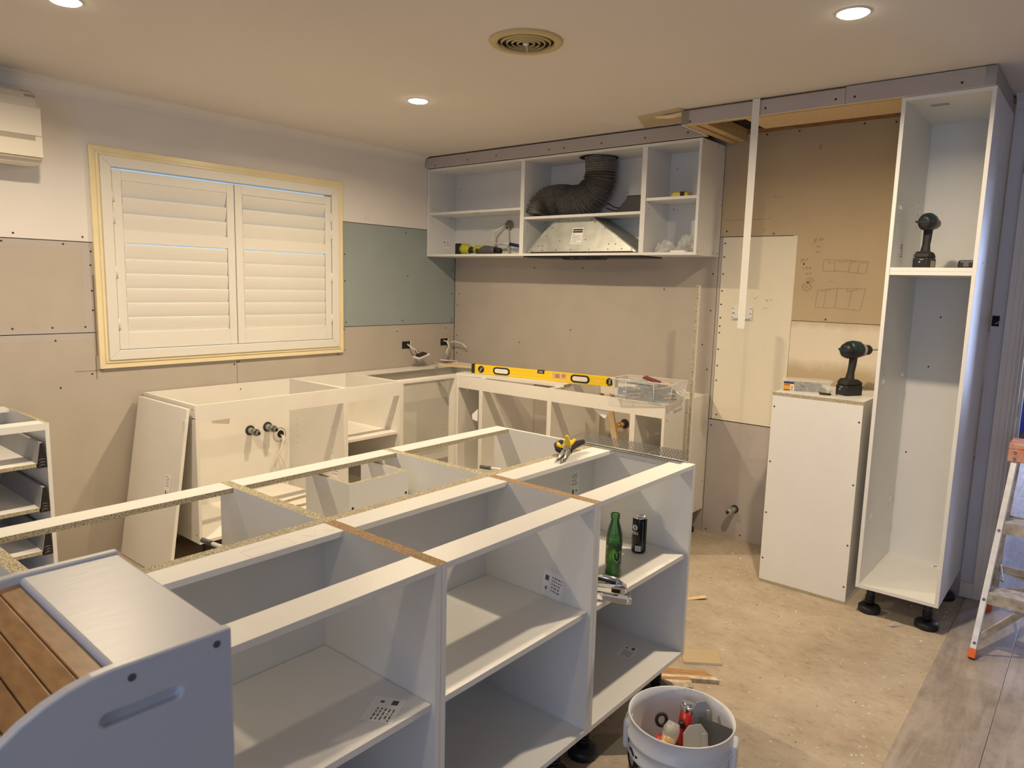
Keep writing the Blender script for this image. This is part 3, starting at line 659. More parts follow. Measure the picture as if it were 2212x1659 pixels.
# drawer unit at the left edge
D0, D1 = -3.70, -3.072
t = thing('drawer_cabinet', 'white drawer cabinet with open drawers and grey metal runners at the left edge', 'cabinet', (0.3, -3.4, 0))
panel('side_panel', (0.012, AD, D1 - T, D1, ZL, ZB), t, raw='+z'); panel('side_panel', (0.012, AD, D0, D0 + T, ZL, ZB), t, raw='+z')
panel('base_panel', (0.012, AD - 0.001, D0 + T, D1 - T, ZL, ZL + T), t)
panel('back_panel', (0.012, 0.012 + T, D0 + T, D1 - T, ZL + T, ZB), t, raw='+z')
panel('rail', (AD - 0.085, AD - 0.0005, D0 + T, D1 - T, ZB - 0.03, ZB - 0.0005), t)
panel('rail', (0.03, 0.115, D0 + T, D1 - T, ZB - T, ZB - 0.0005), t)
for z in (0.70, 0.505, 0.312):
    dw = panel('drawer', (0.06, AD + 0.004, D0 + 0.06, D1 - 0.058, z - T, z), t, raw='+x -x')
    for y, s in ((D1 - 0.058, 1), (D0 + 0.06, -1)):
        MB().prism([(y, z - 0.005), (y + s * 0.004, z - 0.005), (y + s * 0.018, z + 0.085), (y + s * 0.026, z + 0.085), (y + s * 0.026, z + 0.089), (y + s * 0.014, z + 0.089)], 'x', 0.05, AD + 0.002).build('drawer_side', 'grey_plastic', dw)
        MB().prism([(y + s * 0.004, z - 0.022), (y + s * 0.040, z - 0.022), (y + s * 0.036, z + 0.03), (y + s * 0.024, z + 0.083), (y + s * 0.018, z + 0.083)], 'x', AD - 0.02, AD + 0.006).build('runner_cap', 'black_plastic', dw)
        MB().box(0.05, AD - 0.02, y + s * 0.010, y + s * 0.040, z - 0.022, z - 0.005).build('runner', 'dull_steel', dw)
        mb = MB()
        for i in range(3): mb.ring_tube([(AD + 0.0065, y + s * (0.008 + 0.003 * (i % 2)), z - 0.014 + i * 0.014), (AD + 0.0065, y + s * 0.022, z - 0.006 + i * 0.012), (AD + 0.0065, y + s * 0.034, z - 0.012 + i * 0.013)], 0.0009, 5)
        mb.build('runner_profile', 'steel', dw)
for x in (0.07, AD - 0.07):
    for y in (D0 + 0.07, D1 - 0.07): leg(t, x, y, ZL)

# ------------------------------------------------------------------ base cabinets along the back wall (open to -y)
BD = 0.57; BX = [AD, 0.8186, 1.398, 1.996, 2.199]
def base_y(name, label, x0, x1, raily=True, gr='white base cabinets on the back wall'):
    t = thing(name, label, 'cabinet', ((x0 + x1) / 2, -BD / 2, 0), group=gr)
    for x in (x0, x1 - T): panel('side_panel', (x, x + T, -BD, -0.004, ZL, ZB), t, m='melamine_warm')
    panel('base_panel', (x0 + T, x1 - T, -BD + 0.001, -0.004, ZL, ZL + T), t, m='melamine_warm')
    panel('rail', (x0 + T, x1 - T, -BD + 0.0005, -BD + T, ZB - 0.082, ZB - 0.001), t, m='melamine_warm')
    panel('rail', (x0 + T, x1 - T, -0.02, -0.004, ZB - 0.082, ZB - 0.001), t, m='melamine_warm')
    for x in (x0 + 0.07, x1 - 0.07):
        for y in (-BD + 0.07, -0.07): leg(t, x, y, ZL)
    return t
c = base_y('base_cabinet', 'narrowest white base cabinet of the back wall run, in the inner corner', BX[0], BX[1])
pin_holes(c, [(BX[0] + T, -0.30, z) for z in (0.52, 0.55, 0.58)], (1, 0, 0))
MB().add([(0.800, -0.575, 0.662), (0.745, -0.575, 0.615), (0.76, -0.585, 0.585), (0.800, -0.577, 0.575)], [(0, 1, 2, 3)]).build('hanging_label', 'paper', c)
c = base_y('base_cabinet', 'backless white base cabinet below the middle of the spirit level', BX[1], BX[2])
MB().ring_tube([(1.375, -0.2, 0.2), (1.36, -0.22, 0.45), (1.375, -0.2, 0.56)], 0.004, 6).build('cable', 'cable_white', c)
c = base_y('base_cabinet', 'backless white base cabinet with a brass pipe end showing inside', BX[2], BX[3])
MB().prism([(0, 0), (0.12, 0), (0.105, -0.05), (0.09, -0.055)], 'y', 0, 0.0006, mx=Matrix.Translation((1.70, -BD + 0.02, ZB - 0.082))).build('hanging_label', 'paper', c)
c = base_y('base_cabinet', 'narrow white base cabinet at the right end of the back wall run, under the tub', BX[3], BX[4])
pin_holes(c, [(BX[4], -BD + 0.03, z) for z in (0.82, 0.775)] + [(BX[4], -0.03, z) for z in (0.80, 0.70, 0.52, 0.33)] + [(BX[4], -0.30, 0.79), (BX[4], -0.1, 0.17)], (1, 0, 0), 0.004)
o = MB().box(-0.012, 0.0, -0.22, 0.22, 0, 0.40, m=0, fm={'-y': 1, '+z': 0}, mx=Matrix.Translation((2.135, -0.28, 0.168)) @ Matrix.Rotation(R(-10), 4, 'Y')).build('loose_board', ['melamine_warm', 'chipboard'])
tag(o, 'white offcut board standing inside the end base cabinet under the tub', 'board')
# brass valve in the third cabinet
t = thing('brass_valve', 'brass water outlet in the wall inside a backless cabinet', 'pipe', (1.613, 0, 0.588))
MB().cyl((1.613, 0, 0.60), (1.613, -0.006, 0.60), 0.032, 16).build('grommet', 'black_rubber', t)
MB().cyl((1.613, -0.004, 0.60), (1.605, -0.06, 0.597), 0.017, 12).cyl((1.605, -0.06, 0.597), (1.602, -0.085, 0.596), 0.021, 6).build('outlet', 'brass', t)
# timber batten leaning inside
o = MB().box(-0.02, 0.02, -0.009, 0.009, 0, 0.70, mx=Matrix.Translation((1.77, -0.22, 0.168)) @ Matrix.Rotation(R(-7), 4, 'Y') @ Matrix.Rotation(R(11), 4, 'X')).build('timber_batten', 'pine_pale')
tag(o, 'pale pine batten leaning inside a backless base cabinet', 'timber')

# things lying on top of the back run
o = MB().box(0.0, 0.86, -0.05, 0.05, 0, T, m=0, fm={'+x': 1}, mx=Matrix.Translation((0.575, -0.515, ZB + 0.0006)) @ Matrix.Rotation(R(6.2), 4, 'Z')).build('filler_strip', ['melamine_warm', 'chipboard'])
tag(o, 'long white filler strip lying under the yellow spirit level', 'board')
o = MB().prism([(0.0, 0.0), (0.07, -0.06), (0.62, -0.06), (0.62, 0.02)], 'z', 0, T, m=0, mcap=0, mx=Matrix.Translation((0.125, -0.33, ZB + 0.0176)) @ Matrix.Rotation(R(14), 4, 'Z')).build('filler_strip', 'pine_pale')
tag(o, 'pale pointed offcut strip lying across the inner corner of the cabinets', 'board')
o = MB().box(0.02, 0.72, -0.05, 0.0, 0, T, mx=Matrix.Translation((0.02, -0.06, ZB + 0.0006))).build('filler_strip', 'melamine_warm')
tag(o, 'white strip lying along the wall in the corner of the cabinets', 'board')
# spirit level
lv = thing('spirit_level', 'long yellow spirit level resting on edge across the back wall cabinets', 'spirit level', (0.655, -0.475, ZB + 0.0176), R(9.2))
L = 1.075; H = 0.062
MB().box(0.02, L, -0.011, 0.011, 0, H).build('beam', 'yellow_paint', lv, local=True, bevel=0.002)
for z in (0.018, 0.044): MB().box(0.02, L, -0.0118, 0.0118, z, z + 0.0016).build('groove', 'cream_vent', lv, local=True)
MB().box(-0.004, 0.022, -0.013, 0.013, -0.0005, H + 0.001).build('end_cap', 'black_rubber', lv, local=True)
MB().box(L - 0.004, L + 0.006, -0.013, 0.013, -0.0005, H + 0.001).build('end_cap', 'black_rubber', lv, local=True)
def stadium(cx, cz, w, h, n=6):
    p = []; r = h / 2
    for s, a0 in ((1, -90), (-1, 90)):
        for i in range(n + 1):
            a = R(a0 + 180 * i / n); p.append((cx + s * (w / 2 - r) + r * math.cos(a), cz + r * math.sin(a)))
    return p
for cx in (0.24, 0.83):
    hh = MB().prism(stadium(cx, H / 2, 0.135, 0.050), 'y', -0.0135, 0.0135).build('grip', 'black_rubber', lv, local=True)
    MB().prism(stadium(cx, H / 2, 0.108, 0.030), 'y', -0.0142, 0.0142).build('opening', 'melamine_warm', hh, local=True)
for cx in (0.075, L - 0.04):
    vv = MB().prism(stadium(cx, H / 2, 0.0481, 0.048, 10), 'y', -0.0135, 0.0135).build('vial_holder', 'black_plastic', lv, local=True)
    MB().box(-0.006, 0.006, -0.0142, 0.0142, -0.016, 0.016, mx=Matrix.Translation((cx, 0, H / 2)) @ Matrix.Rotation(R(35 if cx < 0.5 else 0), 4, 'Y')).build('vial', 'clear_plastic', vv, local=True)
vv = MB().box(0.52, 0.57, -0.0135, 0.0135, H - 0.02, H + 0.001).build('vial_holder', 'black_plastic', lv, local=True)
MB().box(0.53, 0.56, -0.0142, 0.0142, H - 0.015, H - 0.004).build('vial', 'galvanised', vv, local=True)
st = MB().box(0.63, 0.735, -0.0122, -0.0112, 0.018, 0.056).build('sticker', 'packer_tan', lv, local=True)
MB().box(0.65, 0.685, -0.0126, -0.0122, 0.024, 0.048).box(0.70, 0.725, -0.0126, -0.0122, 0.03, 0.05).build('print', 'timber_old', st, local=True)

# clear tub of packers
tb = thing('clear_tub', 'clear plastic tub of packers standing on the back wall cabinets', 'container', (2.055, -0.50, ZB + 0.001), R(4))
tw, td, th = 0.185, 0.105, 0.118
mb = MB()
ring = lambda w, d, z: [(-w, -d, z), (w, -d, z), (w, d, z), (-w, d, z)]
v = ring(tw - 0.016, td - 0.014, 0) + ring(tw, td, th) + ring(tw + 0.008, td + 0.008, th) + ring(tw + 0.008, td + 0.008, th - 0.008)
fs = [(3, 2, 1, 0)]
for k in range(3):
    for i in range(4): fs.append((k * 4 + i, k * 4 + (i + 1) % 4, k * 4 + 4 + (i + 1) % 4, k * 4 + 4 + i))
mb.add(v, fs); mb.build('tub_body', 'clear_plastic', tb, local=True)
mb = MB()
pts = ring(tw + 0.004, td + 0.004, th); mb.ring_tube(pts + [pts[0]], 0.0022, 5)
for sx in (-1, 1):
    for sy in (-1, 1): mb.ring_tube([(sx * (tw - 0.016), sy * (td - 0.014), 0.001), (sx * tw, sy * td, th)], 0.0016, 5)
pts = ring(tw - 0.016, td - 0.014, 0.001); mb.ring_tube(pts + [pts[0]], 0.0016, 5)
for x in (-0.095, 0.075): mb.ring_tube([(x, -td + 0.013, 0.001), (x, -td - 0.001, th - 0.012)], 0.0018, 5)
mb.ring_tube([(-0.095, -td - 0.001, th - 0.012), (0.075, -td - 0.001, th - 0.012)], 0.0018, 5)
mb.build('rib', 'white_plastic', tb, local=True)
MB().ring_tube([(tw - 0.002, -0.05, 0.075), (tw + 0.03, -0.048, 0.052), (tw + 0.03, 0.048, 0.052), (tw - 0.002, 0.05, 0.075)], 0.0042, 7).build('handle', 'white_plastic', tb, local=True)
# U-shaped packers heaped in the tub
U = [(-0.022, -0.05), (0.022, -0.05), (0.022, 0.05), (0.007, 0.05), (0.007, -0.02), (-0.007, -0.02), (-0.007, 0.05), (-0.022, 0.05)]
protos = {}
for nm in ('packer_teal', 'packer_blue', 'packer_tan'):
    me = MB().prism(U, 'z', -0.002, 0.002).build('plastic_packer', nm); protos[nm] = me
rnd = random.Random(5); used = set()
tbm = WM[tb]
for i in range(90):
    nm = ('packer_teal', 'packer_teal', 'packer_blue', 'packer_teal', 'packer_blue', 'packer_tan')[i % 6]
    if nm in used: o = protos[nm].copy(); COL.objects.link(o)
    else: o = protos[nm]; used.add(nm)
    lay = i // 14
    loc = Vector((rnd.uniform(-0.11, 0.11), rnd.uniform(-0.04, 0.04), 0.008 + lay * 0.0145 + rnd.uniform(0, 0.006)))
    rot = Matrix.Rotation(rnd.uniform(0, 6.28), 4, 'Z') @ Matrix.Rotation(rnd.uniform(-0.16, 0.16), 4, 'X')
    if i in (20, 33): loc = Vector((0.02 if i == 33 else -0.11, -0.066, 0.045)); rot = Matrix.Rotation(R(-40 if i == 33 else 90), 4, 'Y') @ Matrix.Rotation(R(84), 4, 'X')
    o.matrix_world = tbm @ Matrix.Translation(loc) @ rot
    colr = {'packer_teal': 'dark teal', 'packer_blue': 'slate blue', 'packer_tan': 'tan'}[nm]
    tag(o, colr + ' U-shaped plastic packer heaped in the clear tub', 'packer', colr + ' packers in the tub')
o = MB().box(-0.05, 0.05, -0.02, 0.02, -0.004, 0.004, mx=tbm @ Matrix.Translation((0.0, 0.03, 0.113)) @ Matrix.Rotation(R(14), 4, 'Y') @ Matrix.Rotation(R(10), 4, 'X')).build('plastic_wedge', 'wedge_red')
tag(o, 'dull red plastic wedge on top of the heap in the tub', 'packer')

# upright strip beside the end cabinet
sx = 2.252
o = MB().box(sx, sx + T, -0.385, -0.36, 0, 1.527, m=0, fm={'-y': 1, '+y': 1}).build('scribing_strip', ['melamine', 'chipboard'])
tag(o, 'tall thin white strip with raw chipboard edge standing beside the end cabinet', 'board')

# ------------------------------------------------------------------ island
ZI, Z0 = 0.8807, 0.145
IX0, IX1, IX2 = 1.9885, 2.508, 2.944
IY = [-1.746, -2.388, -3.030, -3.672, -4.314]
names_r = ['white island cabinet nearest the back wall, holding the bottle and can', 'white island cabinet in the middle of the camera side', 'white island cabinet beside the bread bin', 'white island cabinet hidden behind the bread bin']
SHZ = 0.543
for i in range(4):
    y1, y0 = IY[i], IY[i + 1]
    t = thing('island_cabinet', names_r[i], 'cabinet', (2.72, (y0 + y1) / 2, 0), group='island cabinets facing the camera')
    for k, y in enumerate((y1 - T - 0.0007, y0 + 0.0007)):
        raw = '' if (i == 0 and k == 0) else '+z'
        panel('side_panel', (IX1 + T, IX2, y, y + T, Z0, ZI), t, raw=raw, chip='chipboard_brown')
    panel('back_panel', (IX1, IX1 + T, y0, y1, Z0, ZI), t, raw='+z')
    panel('base_panel', (IX1 + T, IX2 - 0.0008, y0 + T, y1 - T, Z0, Z0 + T), t)
    panel('shelf', (IX1 + T + 0.002, IX2 - 0.012, y0 + T + 0.0022, y1 - T - 0.0022, SHZ - T, SHZ), t)
    panel('rail', (IX2 - 0.086, IX2 - 0.0006, y0 + T, y1 - T, ZI - T, ZI - 0.0004), t, bevel=0.0008)
    panel('rail', (IX1 + T, IX1 + T + 0.083, y0 + T, y1 - T, ZI - T, ZI - 0.0004), t, bevel=0.0008)
    pin_holes(t, [(x, y1 - T, z) for x in (2.62, 2.83) for z in (0.60, 0.57)], (0, -1, 0), 0.0036)
    pin_holes(t, [(x, y1 - T, 0.20) for x in (2.66, 2.86)], (0, -1, 0), 0.0022)
    for x in (IX1 + 0.08, IX2 - 0.07):
        for y in (y0 + 0.08, y1 - 0.08): leg(t, x, y, Z0)
    if i == 0:
        label_sheet(t, at((IX1 + T + 0.0006, -1.90, 0.755), FX @ Matrix.Rotation(R(90), 4, 'Z')), 0.10, 0.055, 11)
        label_sheet(t, Matrix.Translation((2.79, -1.90, Z0 + T + 0.0003)) @ Matrix.Rotation(R(-80), 4, 'Z'), 0.09, 0.06, 12)
    if i == 1:
        label_sheet(t, at((2.80, y1 - T - 0.0006, 0.585), FY @ Matrix.Rotation(R(-8), 4, 'Z')), 0.075, 0.085, 13)
        label_sheet(t, at((2.74, y1 - T - 0.0006, 0.485), FY), 0.075, 0.07, 14)
    if i == 2:
        label_sheet(t, Matrix.Translation((2.868, -3.135, SHZ + 0.0004)) @ Matrix.Rotation(R(-62), 4, 'Z'), 0.095, 0.075, 15)
        pencil_m = MB()
        for a, b_ in (((2.555, -3.30), (2.60, -3.30)), ((2.60, -3.30), (2.60, -3.18)), ((2.60, -3.18), (2.555, -3.18)), ((2.555, -3.18), (2.555, -3.30)), ((2.56, -3.14), (2.59, -3.12)), ((2.59, -3.12), (2.56, -3.10)), ((2.565, -3.08), (2.59, -3.06))):
            pencil_m.ring_tube([(*a, ZI - 0.0004), (*b_, ZI - 0.0004)], 0.0004, 4)
        pencil_m.build('pencil_mark', 'pencil_faint', t)
names_l = ['white island cabinet facing the window wall, nearest the back wall', 'white island cabinet facing the window wall with the small open box inside', 'white island cabinet facing the window wall, third from the back wall', 'white island cabinet facing the window wall, at the left edge']
for i in range(4):
    y1, y0 = IY[i], IY[i + 1]
    t = thing('island_cabinet', names_l[i], 'cabinet', (2.25, (y0 + y1) / 2, 0), group='island cabinets facing the window wall')
    for k, y in enumerate((y1 - T, y0)):
        panel('side_panel', (IX0, IX1 - T - 0.0008, y, y + T, Z0, ZI), t, raw='' if (i == 0 and k == 0) else '+z')
    panel('back_panel', (IX1 - T, IX1 - 0.0008, y0, y1, Z0, ZI), t, raw='+z')
    panel('base_panel', (IX0 + 0.001, IX1 - T, y0 + T, y1 - T, Z0, Z0 + T), t)
    panel('rail', (IX0 + 0.0006, IX0 + 0.078, y0 + T, y1 - T, ZI - T, ZI - 0.0004), t, raw='+x')
    for x in (IX0 + 0.07,):
        for y in (y0 + 0.08, y1 - 0.08): leg(t, x, y, Z0)
    if i in (0, 2, 3):
        y = y1 - T - 0.04
        g_ = MB().cyl((2.005, y, 0.700), (2.20, y, 0.715), 0.0065, 10).build('gas_strut', 'white_plastic', t)
        MB().cyl((1.945, y, 0.6955), (2.008, y, 0.7005), 0.0085, 10).build('strut_tip', 'dark_grey', g_)
        MB().cyl((2.085, y, 0.706), (2.30, y, 0.723), 0.0095, 10).build('strut_body', 'grey_plastic', g_)
# small open box in the second cabinet
t = thing('open_box', 'small open white chipboard box standing inside the island', 'box', (2.10, -2.59, 0.60))
zt, zb_ = 0.852, 0.60
panel('side_panel', (1.962, 2.190, -2.722, -2.706, zb_, zt), t, raw='+z'); panel('side_panel', (1.962, 2.190, -2.484, -2.468, zb_, zt), t, raw='+z')
panel('front_panel', (2.1905, 2.2065, -2.722, -2.468, zb_, zt), t, raw='+z')
panel('base_panel', (1.962, 2.190, -2.7055, -2.4845, zb_, zb_ + T), t)
pin_holes(t, [(2.2065, -2.71, 0.77), (2.2065, -2.48, 0.775)], (1, 0, 0), 0.005)
o = thing('box_prop', 'white board standing under the small open box in the island', 'board', (2.08, -2.6, Z0 + T))
panel('board', (2.05, 2.066, -2.70, -2.49, Z0 + T + 0.0005, zb_ - 0.0005), o)

# perforated angle on the island end
t = thing('metal_angle', 'perforated galvanised metal angle lying on the far end of the island', 'metal angle', (2.69, -1.78, ZI), 0)
mb = MB(); nx = 36; x0, x1 = 2.452, 2.905; zt = 0.034
# vertical flange as a lattice with round-ish openings
def lattice(mb, P, nx, rows, du, dv):
    """sheet of hexagonal rings: P maps (u,v) to a point"""
    for r in range(rows):
        for i in range(nx):
            cu = (i + 0.5 + 0.5 * (r % 2)) / (nx + 0.5); cv = (r + 0.5) / rows
            hu, hv = 0.5 / (nx + 0.5), 0.5 / rows
            outer = [(cu + hu * math.copysign(1, math.cos(a)) * min(1, abs(math.cos(a)) * 1.42), cv + hv * math.copysign(1, math.sin(a)) * min(1, abs(math.sin(a)) * 1.42)) for a in [R(45 * k + 22.5) for k in range(8)]]
            inner = [(cu + du * math.cos(a), cv + dv * math.sin(a)) for a in [R(45 * k + 22.5) for k in range(8)]]
            v = [P(*p) for p in outer] + [P(*p) for p in inner]
            mb.add(v, [(k, (k + 1) % 8, 8 + (k + 1) % 8, 8 + k) for k in range(8)])
lattice(mb, lambda u, v: (x0 + (x1 - x0) * u, -1.752 + v * 0.012, ZI + 0.004 + v * 0.036), nx, 4, 0.0078, 0.075)
mb.box(x0, x1, -1.7525, -1.7515, ZI + 0.0005, ZI + 0.0045)
lattice(mb, lambda u, v: (x0 + (x1 - x0) * u, -1.752 - 0.004 - v * 0.028, ZI + 0.0012 + 0.0015 * v), nx, 3, 0.0078, 0.10)
mb.box(x0, x1, -1.786, -1.784, ZI + 0.0005, ZI + 0.0035); mb.box(x0, x1, -1.756, -1.752, ZI + 0.0005, ZI + 0.002)
mb.build('perforated_flange', 'dull_steel', t)
MB().ring_tube([(x0, -1.752, ZI + 0.0035), (x1 + 0.012, -1.752, ZI + 0.0035)], 0.0025, 6).build('bead', 'galvanised', t)

# tin snips
t = thing('tin_snips', 'yellow and black tin snips lying on the island rail', 'tool', (2.56, -2.0, ZI), R(0))
def seg(pts, r, n=8, sq=None): return MB().ring_tube(pts, r, n, sq=sq)
z = ZI
seg([(2.600, -2.095, z + 0.010), (2.590, -2.06, z + 0.016), (2.572, -2.025, z + 0.022), (2.562, -2.005, z + 0.026)], [0.004, 0.010, 0.016, 0.014], 8, 0.7).build('blade', 'dull_steel', t)
seg([(2.578, -2.100, z + 0.008), (2.566, -2.06, z + 0.014), (2.556, -2.03, z + 0.02), (2.548, -2.0, z + 0.024)], [0.004, 0.011, 0.015, 0.012], 8, 0.7).build('blade', 'dull_steel', t)
MB().cyl((2.560, -2.012, z + 0.014), (2.566, -2.02, z + 0.044), 0.013, 12).build('pivot', 'steel', t)
seg([(2.562, -2.005, z + 0.024), (2.540, -1.96, z + 0.026), (2.528, -1.91, z + 0.030), (2.532, -1.865, z + 0.034)], [0.013, 0.013, 0.014, 0.010], 8).build('handle', 'black_rubber', t)
seg([(2.556, -2.010, z + 0.034), (2.538, -1.955, z + 0.042), (2.522, -1.91, z + 0.046)], [0.006, 0.008, 0.007], 6).build('handle_inlay', 'yellow_plastic', t)
seg([(2.552, -2.01, z + 0.024), (2.510, -1.995, z + 0.024), (2.475, -1.955, z + 0.026), (2.462, -1.91, z + 0.03)], [0.013, 0.014, 0.014, 0.009], 8).build('handle', 'black_rubber', t)
seg([(2.548, -2.01, z + 0.034), (2.512, -1.997, z + 0.038), (2.488, -1.97, z + 0.038)], [0.006, 0.008, 0.006], 6).build('handle_inlay', 'yellow_plastic', t)
MB().prism([(-0.012, 0), (0.014, 0), (0.010, 0.03), (0.002, 0.05), (-0.008, 0.052), (-0.012, 0.03)], 'y', -0.008, 0.008, mx=Matrix.Translation((2.548, -1.992, z + 0.03)) @ Matrix.Rotation(R(30), 4, 'Z')).build('latch', 'yellow_plastic', t, bevel=0.003)

# bottle, can, staplers on the island shelf
bx, by, bz = 2.842, -2.118, SHZ + 0.0006
t = thing('glass_bottle', 'green glass drink bottle, half full, on the island shelf', 'bottle', (bx, by, bz))
prof = [(0.0, 0.002), (0.022, 0.0), (0.027, 0.004), (0.0275, 0.02), (0.0255, 0.034), (0.0275, 0.05), (0.0275, 0.125), (0.0265, 0.145), (0.021, 0.168), (0.0155, 0.186), (0.0133, 0.198), (0.0133, 0.212)]
inn = [(r - 0.0018, z) for r, z in prof[::-1] if r > 0.02 or z > 0.1]
MB().lathe(prof[:-1], (bx, by, bz), 26).build('glass_body', 'green_glass', t)
MB().lathe([(0.0, 0.0062), (0.0235, 0.0062), (0.0254, 0.02), (0.0236, 0.034), (0.0255, 0.05), (0.0255, 0.112), (0.0, 0.112)], (bx, by, bz), 26).build('drink', 'green_drink', t)
MB().lathe([(0.0133, 0.198), (0.0155, 0.2), (0.0155, 0.205), (0.0143, 0.206), (0.0155, 0.208), (0.0152, 0.217), (0.0118, 0.217)], (bx, by, bz), 26).build('neck_finish', 'green_glass', t)
dirc = Vector((4.04 - bx, -4.12 - by, 0)).normalized()
def face(cx, cy, cz, rad, ang):
    """matrix facing outward from a vertical cylinder, ang degrees from the room side"""
    a = math.atan2(dirc.y, dirc.x) + R(ang); n = Vector((math.cos(a), math.sin(a), 0))
    xax = Vector((-n.y, n.x, 0))
    m_ = Matrix.Identity(4); m_.col[0] = (*xax, 0); m_.col[1] = (0, 0, 1, 0); m_.col[2] = (*n, 0); m_.col[3] = (cx + n.x * rad, cy + n.y * rad, cz, 1)
    return m_
mxv = face(bx, by, bz + 0.075, 0.0278, 22)
V = [(-0.011, 0.014), (-0.005, 0.012), (-0.0035, -0.004), (0.0, -0.009), (0.0028, -0.004), (0.0038, 0.013), (0.0095, 0.018), (0.009, -0.008), (0.001, -0.018), (-0.008, -0.008)]
MB().prism([(x * 1.12, y * 1.12) for x, y in V], 'z', 0, 0.0006, mx=mxv).build('logo_outline', 'white_plastic', t)
MB().prism(V, 'z', 0, 0.0011, mx=mxv).build('logo', 'black_plastic', t)
mb = MB()
for k in range(9):
    mm = face(bx, by, bz + 0.108 - k * 0.0075, 0.0279, -52); mb.box(-0.007, 0.006 - 0.002 * (k % 3), -0.0007, 0.0007, -0.0005, 0.0005, mx=mm)
mb.build('print', 'lime_plastic', t)
MB().lathe([(0.0277, 0), (0.0281, 0.0006), (0.0277, 0.0012)], (bx, by, bz + 0.048), 26).build('band', 'print_grey', t)

cx_, cy_ = 2.795, -1.865
t = thing('drink_can', 'slim black drink can standing behind the green bottle', 'can', (cx_, cy_, bz))
MB().lathe([(0.0, 0.002), (0.021, 0.0), (0.0262, 0.006), (0.0265, 0.01), (0.0265, 0.124), (0.024, 0.131)], (cx_, cy_, bz), 28).build('can_body', 'can_black', t)
MB().lathe([(0.024, 0.131), (0.0248, 0.1335), (0.0238, 0.1345), (0.0225, 0.1315), (0.0, 0.131)], (cx_, cy_, bz), 28).build('can_lid', 'chrome', t)
MB().box(-0.006, 0.006, -0.011, 0.011, 0.0, 0.0012, mx=Matrix.Translation((cx_ - 0.002, cy_ + 0.003, bz + 0.1322)) @ Matrix.Rotation(0.5, 4, 'Z')).build('pull_tab', 'steel', t)
mc = face(cx_, cy_, bz + 0.098, 0.0268, -38)
ring = [(0.0105 * math.cos(a), 0.0105 * math.sin(a)) for a in [i * math.pi / 10 for i in range(20)]]
mb = MB()
for i in range(20):
    p, q = ring[i], ring[(i + 1) % 20]; mb.prism([p, q, (q[0] * 0.86, q[1] * 0.86), (p[0] * 0.86, p[1] * 0.86)], 'z', -0.0016, 0.0004, mx=mc)
mb.prism([(x * 0.66, y * 0.66) for x, y in ring], 'z', -0.0016, 0.0004, mx=mc)
mb.build('emblem', 'paper', t)
MB().prism([(-0.0035, -0.004), (0.004, -0.003), (0.005, 0.002), (0.001, 0.001), (0.0, 0.005), (-0.003, 0.004)], 'z', 0.0, 0.0008, mx=mc).build('emblem_mark', 'can_black', t)
for k, ch in enumerate('BOSS'):
    text(ch, 0.0155, 'lettering', 'paper', t, face(cx_, cy_, bz + 0.0765, 0.0267, -66 + k * 16.5), 0.0003)
mb = MB(); mw = face(cx_, cy_, bz + 0.020, 0.0268, -4)
for k in range(7): mb.box(-0.0085, 0.0085, -0.0002, 0.0002, -0.0002, 0.0002, mx=face(cx_, cy_, bz + 0.064 - k * 0.0042, 0.0266, -18 - (k % 3) * 3))
mb.build('fine_print', 'timber_old', t)
mb = MB()
for k in range(13):
    a = -28 + k * 3.6; mb.box(-0.0009, 0.0009, -0.010, 0.010, -0.0003, 0.0003, mx=face(cx_, cy_, bz + 0.020, 0.0266, a))
mb.build('barcode_ground', 'paper', t)
mb = MB()
for k in (0, 2, 3, 5, 6, 8, 10, 11): mb.box(-0.0004, 0.0004, -0.0085, 0.0085, -0.0002, 0.0006, mx=face(cx_, cy_, bz + 0.020, 0.0266, -26 + k * 3.6))
mb.build('barcode', 'can_black', t)
mb = MB()
mb.box(-0.0006, 0.0006, -0.055, 0.055, -0.0002, 0.0003, mx=face(cx_, cy_, bz + 0.068, 0.0266, 26)); mb.build('stripe', 'grey_plastic', t)

# hand stapler lying at the shelf edge
t = thing('hand_stapler', 'chrome hand stapler lying in front of the green bottle', 'stapler', (2.91, -2.22, SHZ), R(0))
mxs = Matrix.Translation((2.897, -2.245, SHZ + 0.0006)) @ Matrix.Rotation(R(26), 4, 'Z')
MB().prism([(-0.085, 0.0), (0.058, 0.0), (0.064, 0.008), (0.064, 0.026), (0.05, 0.034), (-0.085, 0.030)], 'y', -0.014, 0.014, mx=mxs).build('body', 'chrome', t, bevel=0.003)
MB().box(0.018, 0.046, -0.0146, -0.0138, 0.006, 0.018, mx=mxs).build('window', 'black_gap', t)
MB().ring_tube([tuple(mxs @ Vector(p)) for p in ((-0.09, 0, 0.044), (-0.02, 0, 0.050), (0.03, 0, 0.042), (0.05, 0, 0.034))], [0.010, 0.011, 0.010, 0.006], 10).build('lever', 'chrome', t)
MB().ring_tube([tuple(mxs @ Vector(p)) for p in ((-0.09, -0.008, 0.040), (-0.02, -0.0105, 0.045), (0.03, -0.009, 0.038))], [0.005, 0.006, 0.004], 8).build('grip', 'black_rubber', t)
MB().ring_tube([tuple(mxs @ Vector(p)) for p in ((0.06, -0.012, 0.022), (0.078, -0.014, 0.018), (0.078, -0.014, -0.004), (0.07, -0.013, -0.004))], 0.0013, 6).build('wire_loop', 'steel', t)
t = thing('staple_magazine', 'chrome staple magazine overhanging the island shelf edge below the stapler', 'stapler', (2.93, -2.29, SHZ))
mxm = Matrix.Translation((2.935, -2.300, SHZ + 0.012)) @ Matrix.Rotation(R(24), 4, 'Z') @ Matrix.Rotation(R(2), 4, 'Y')
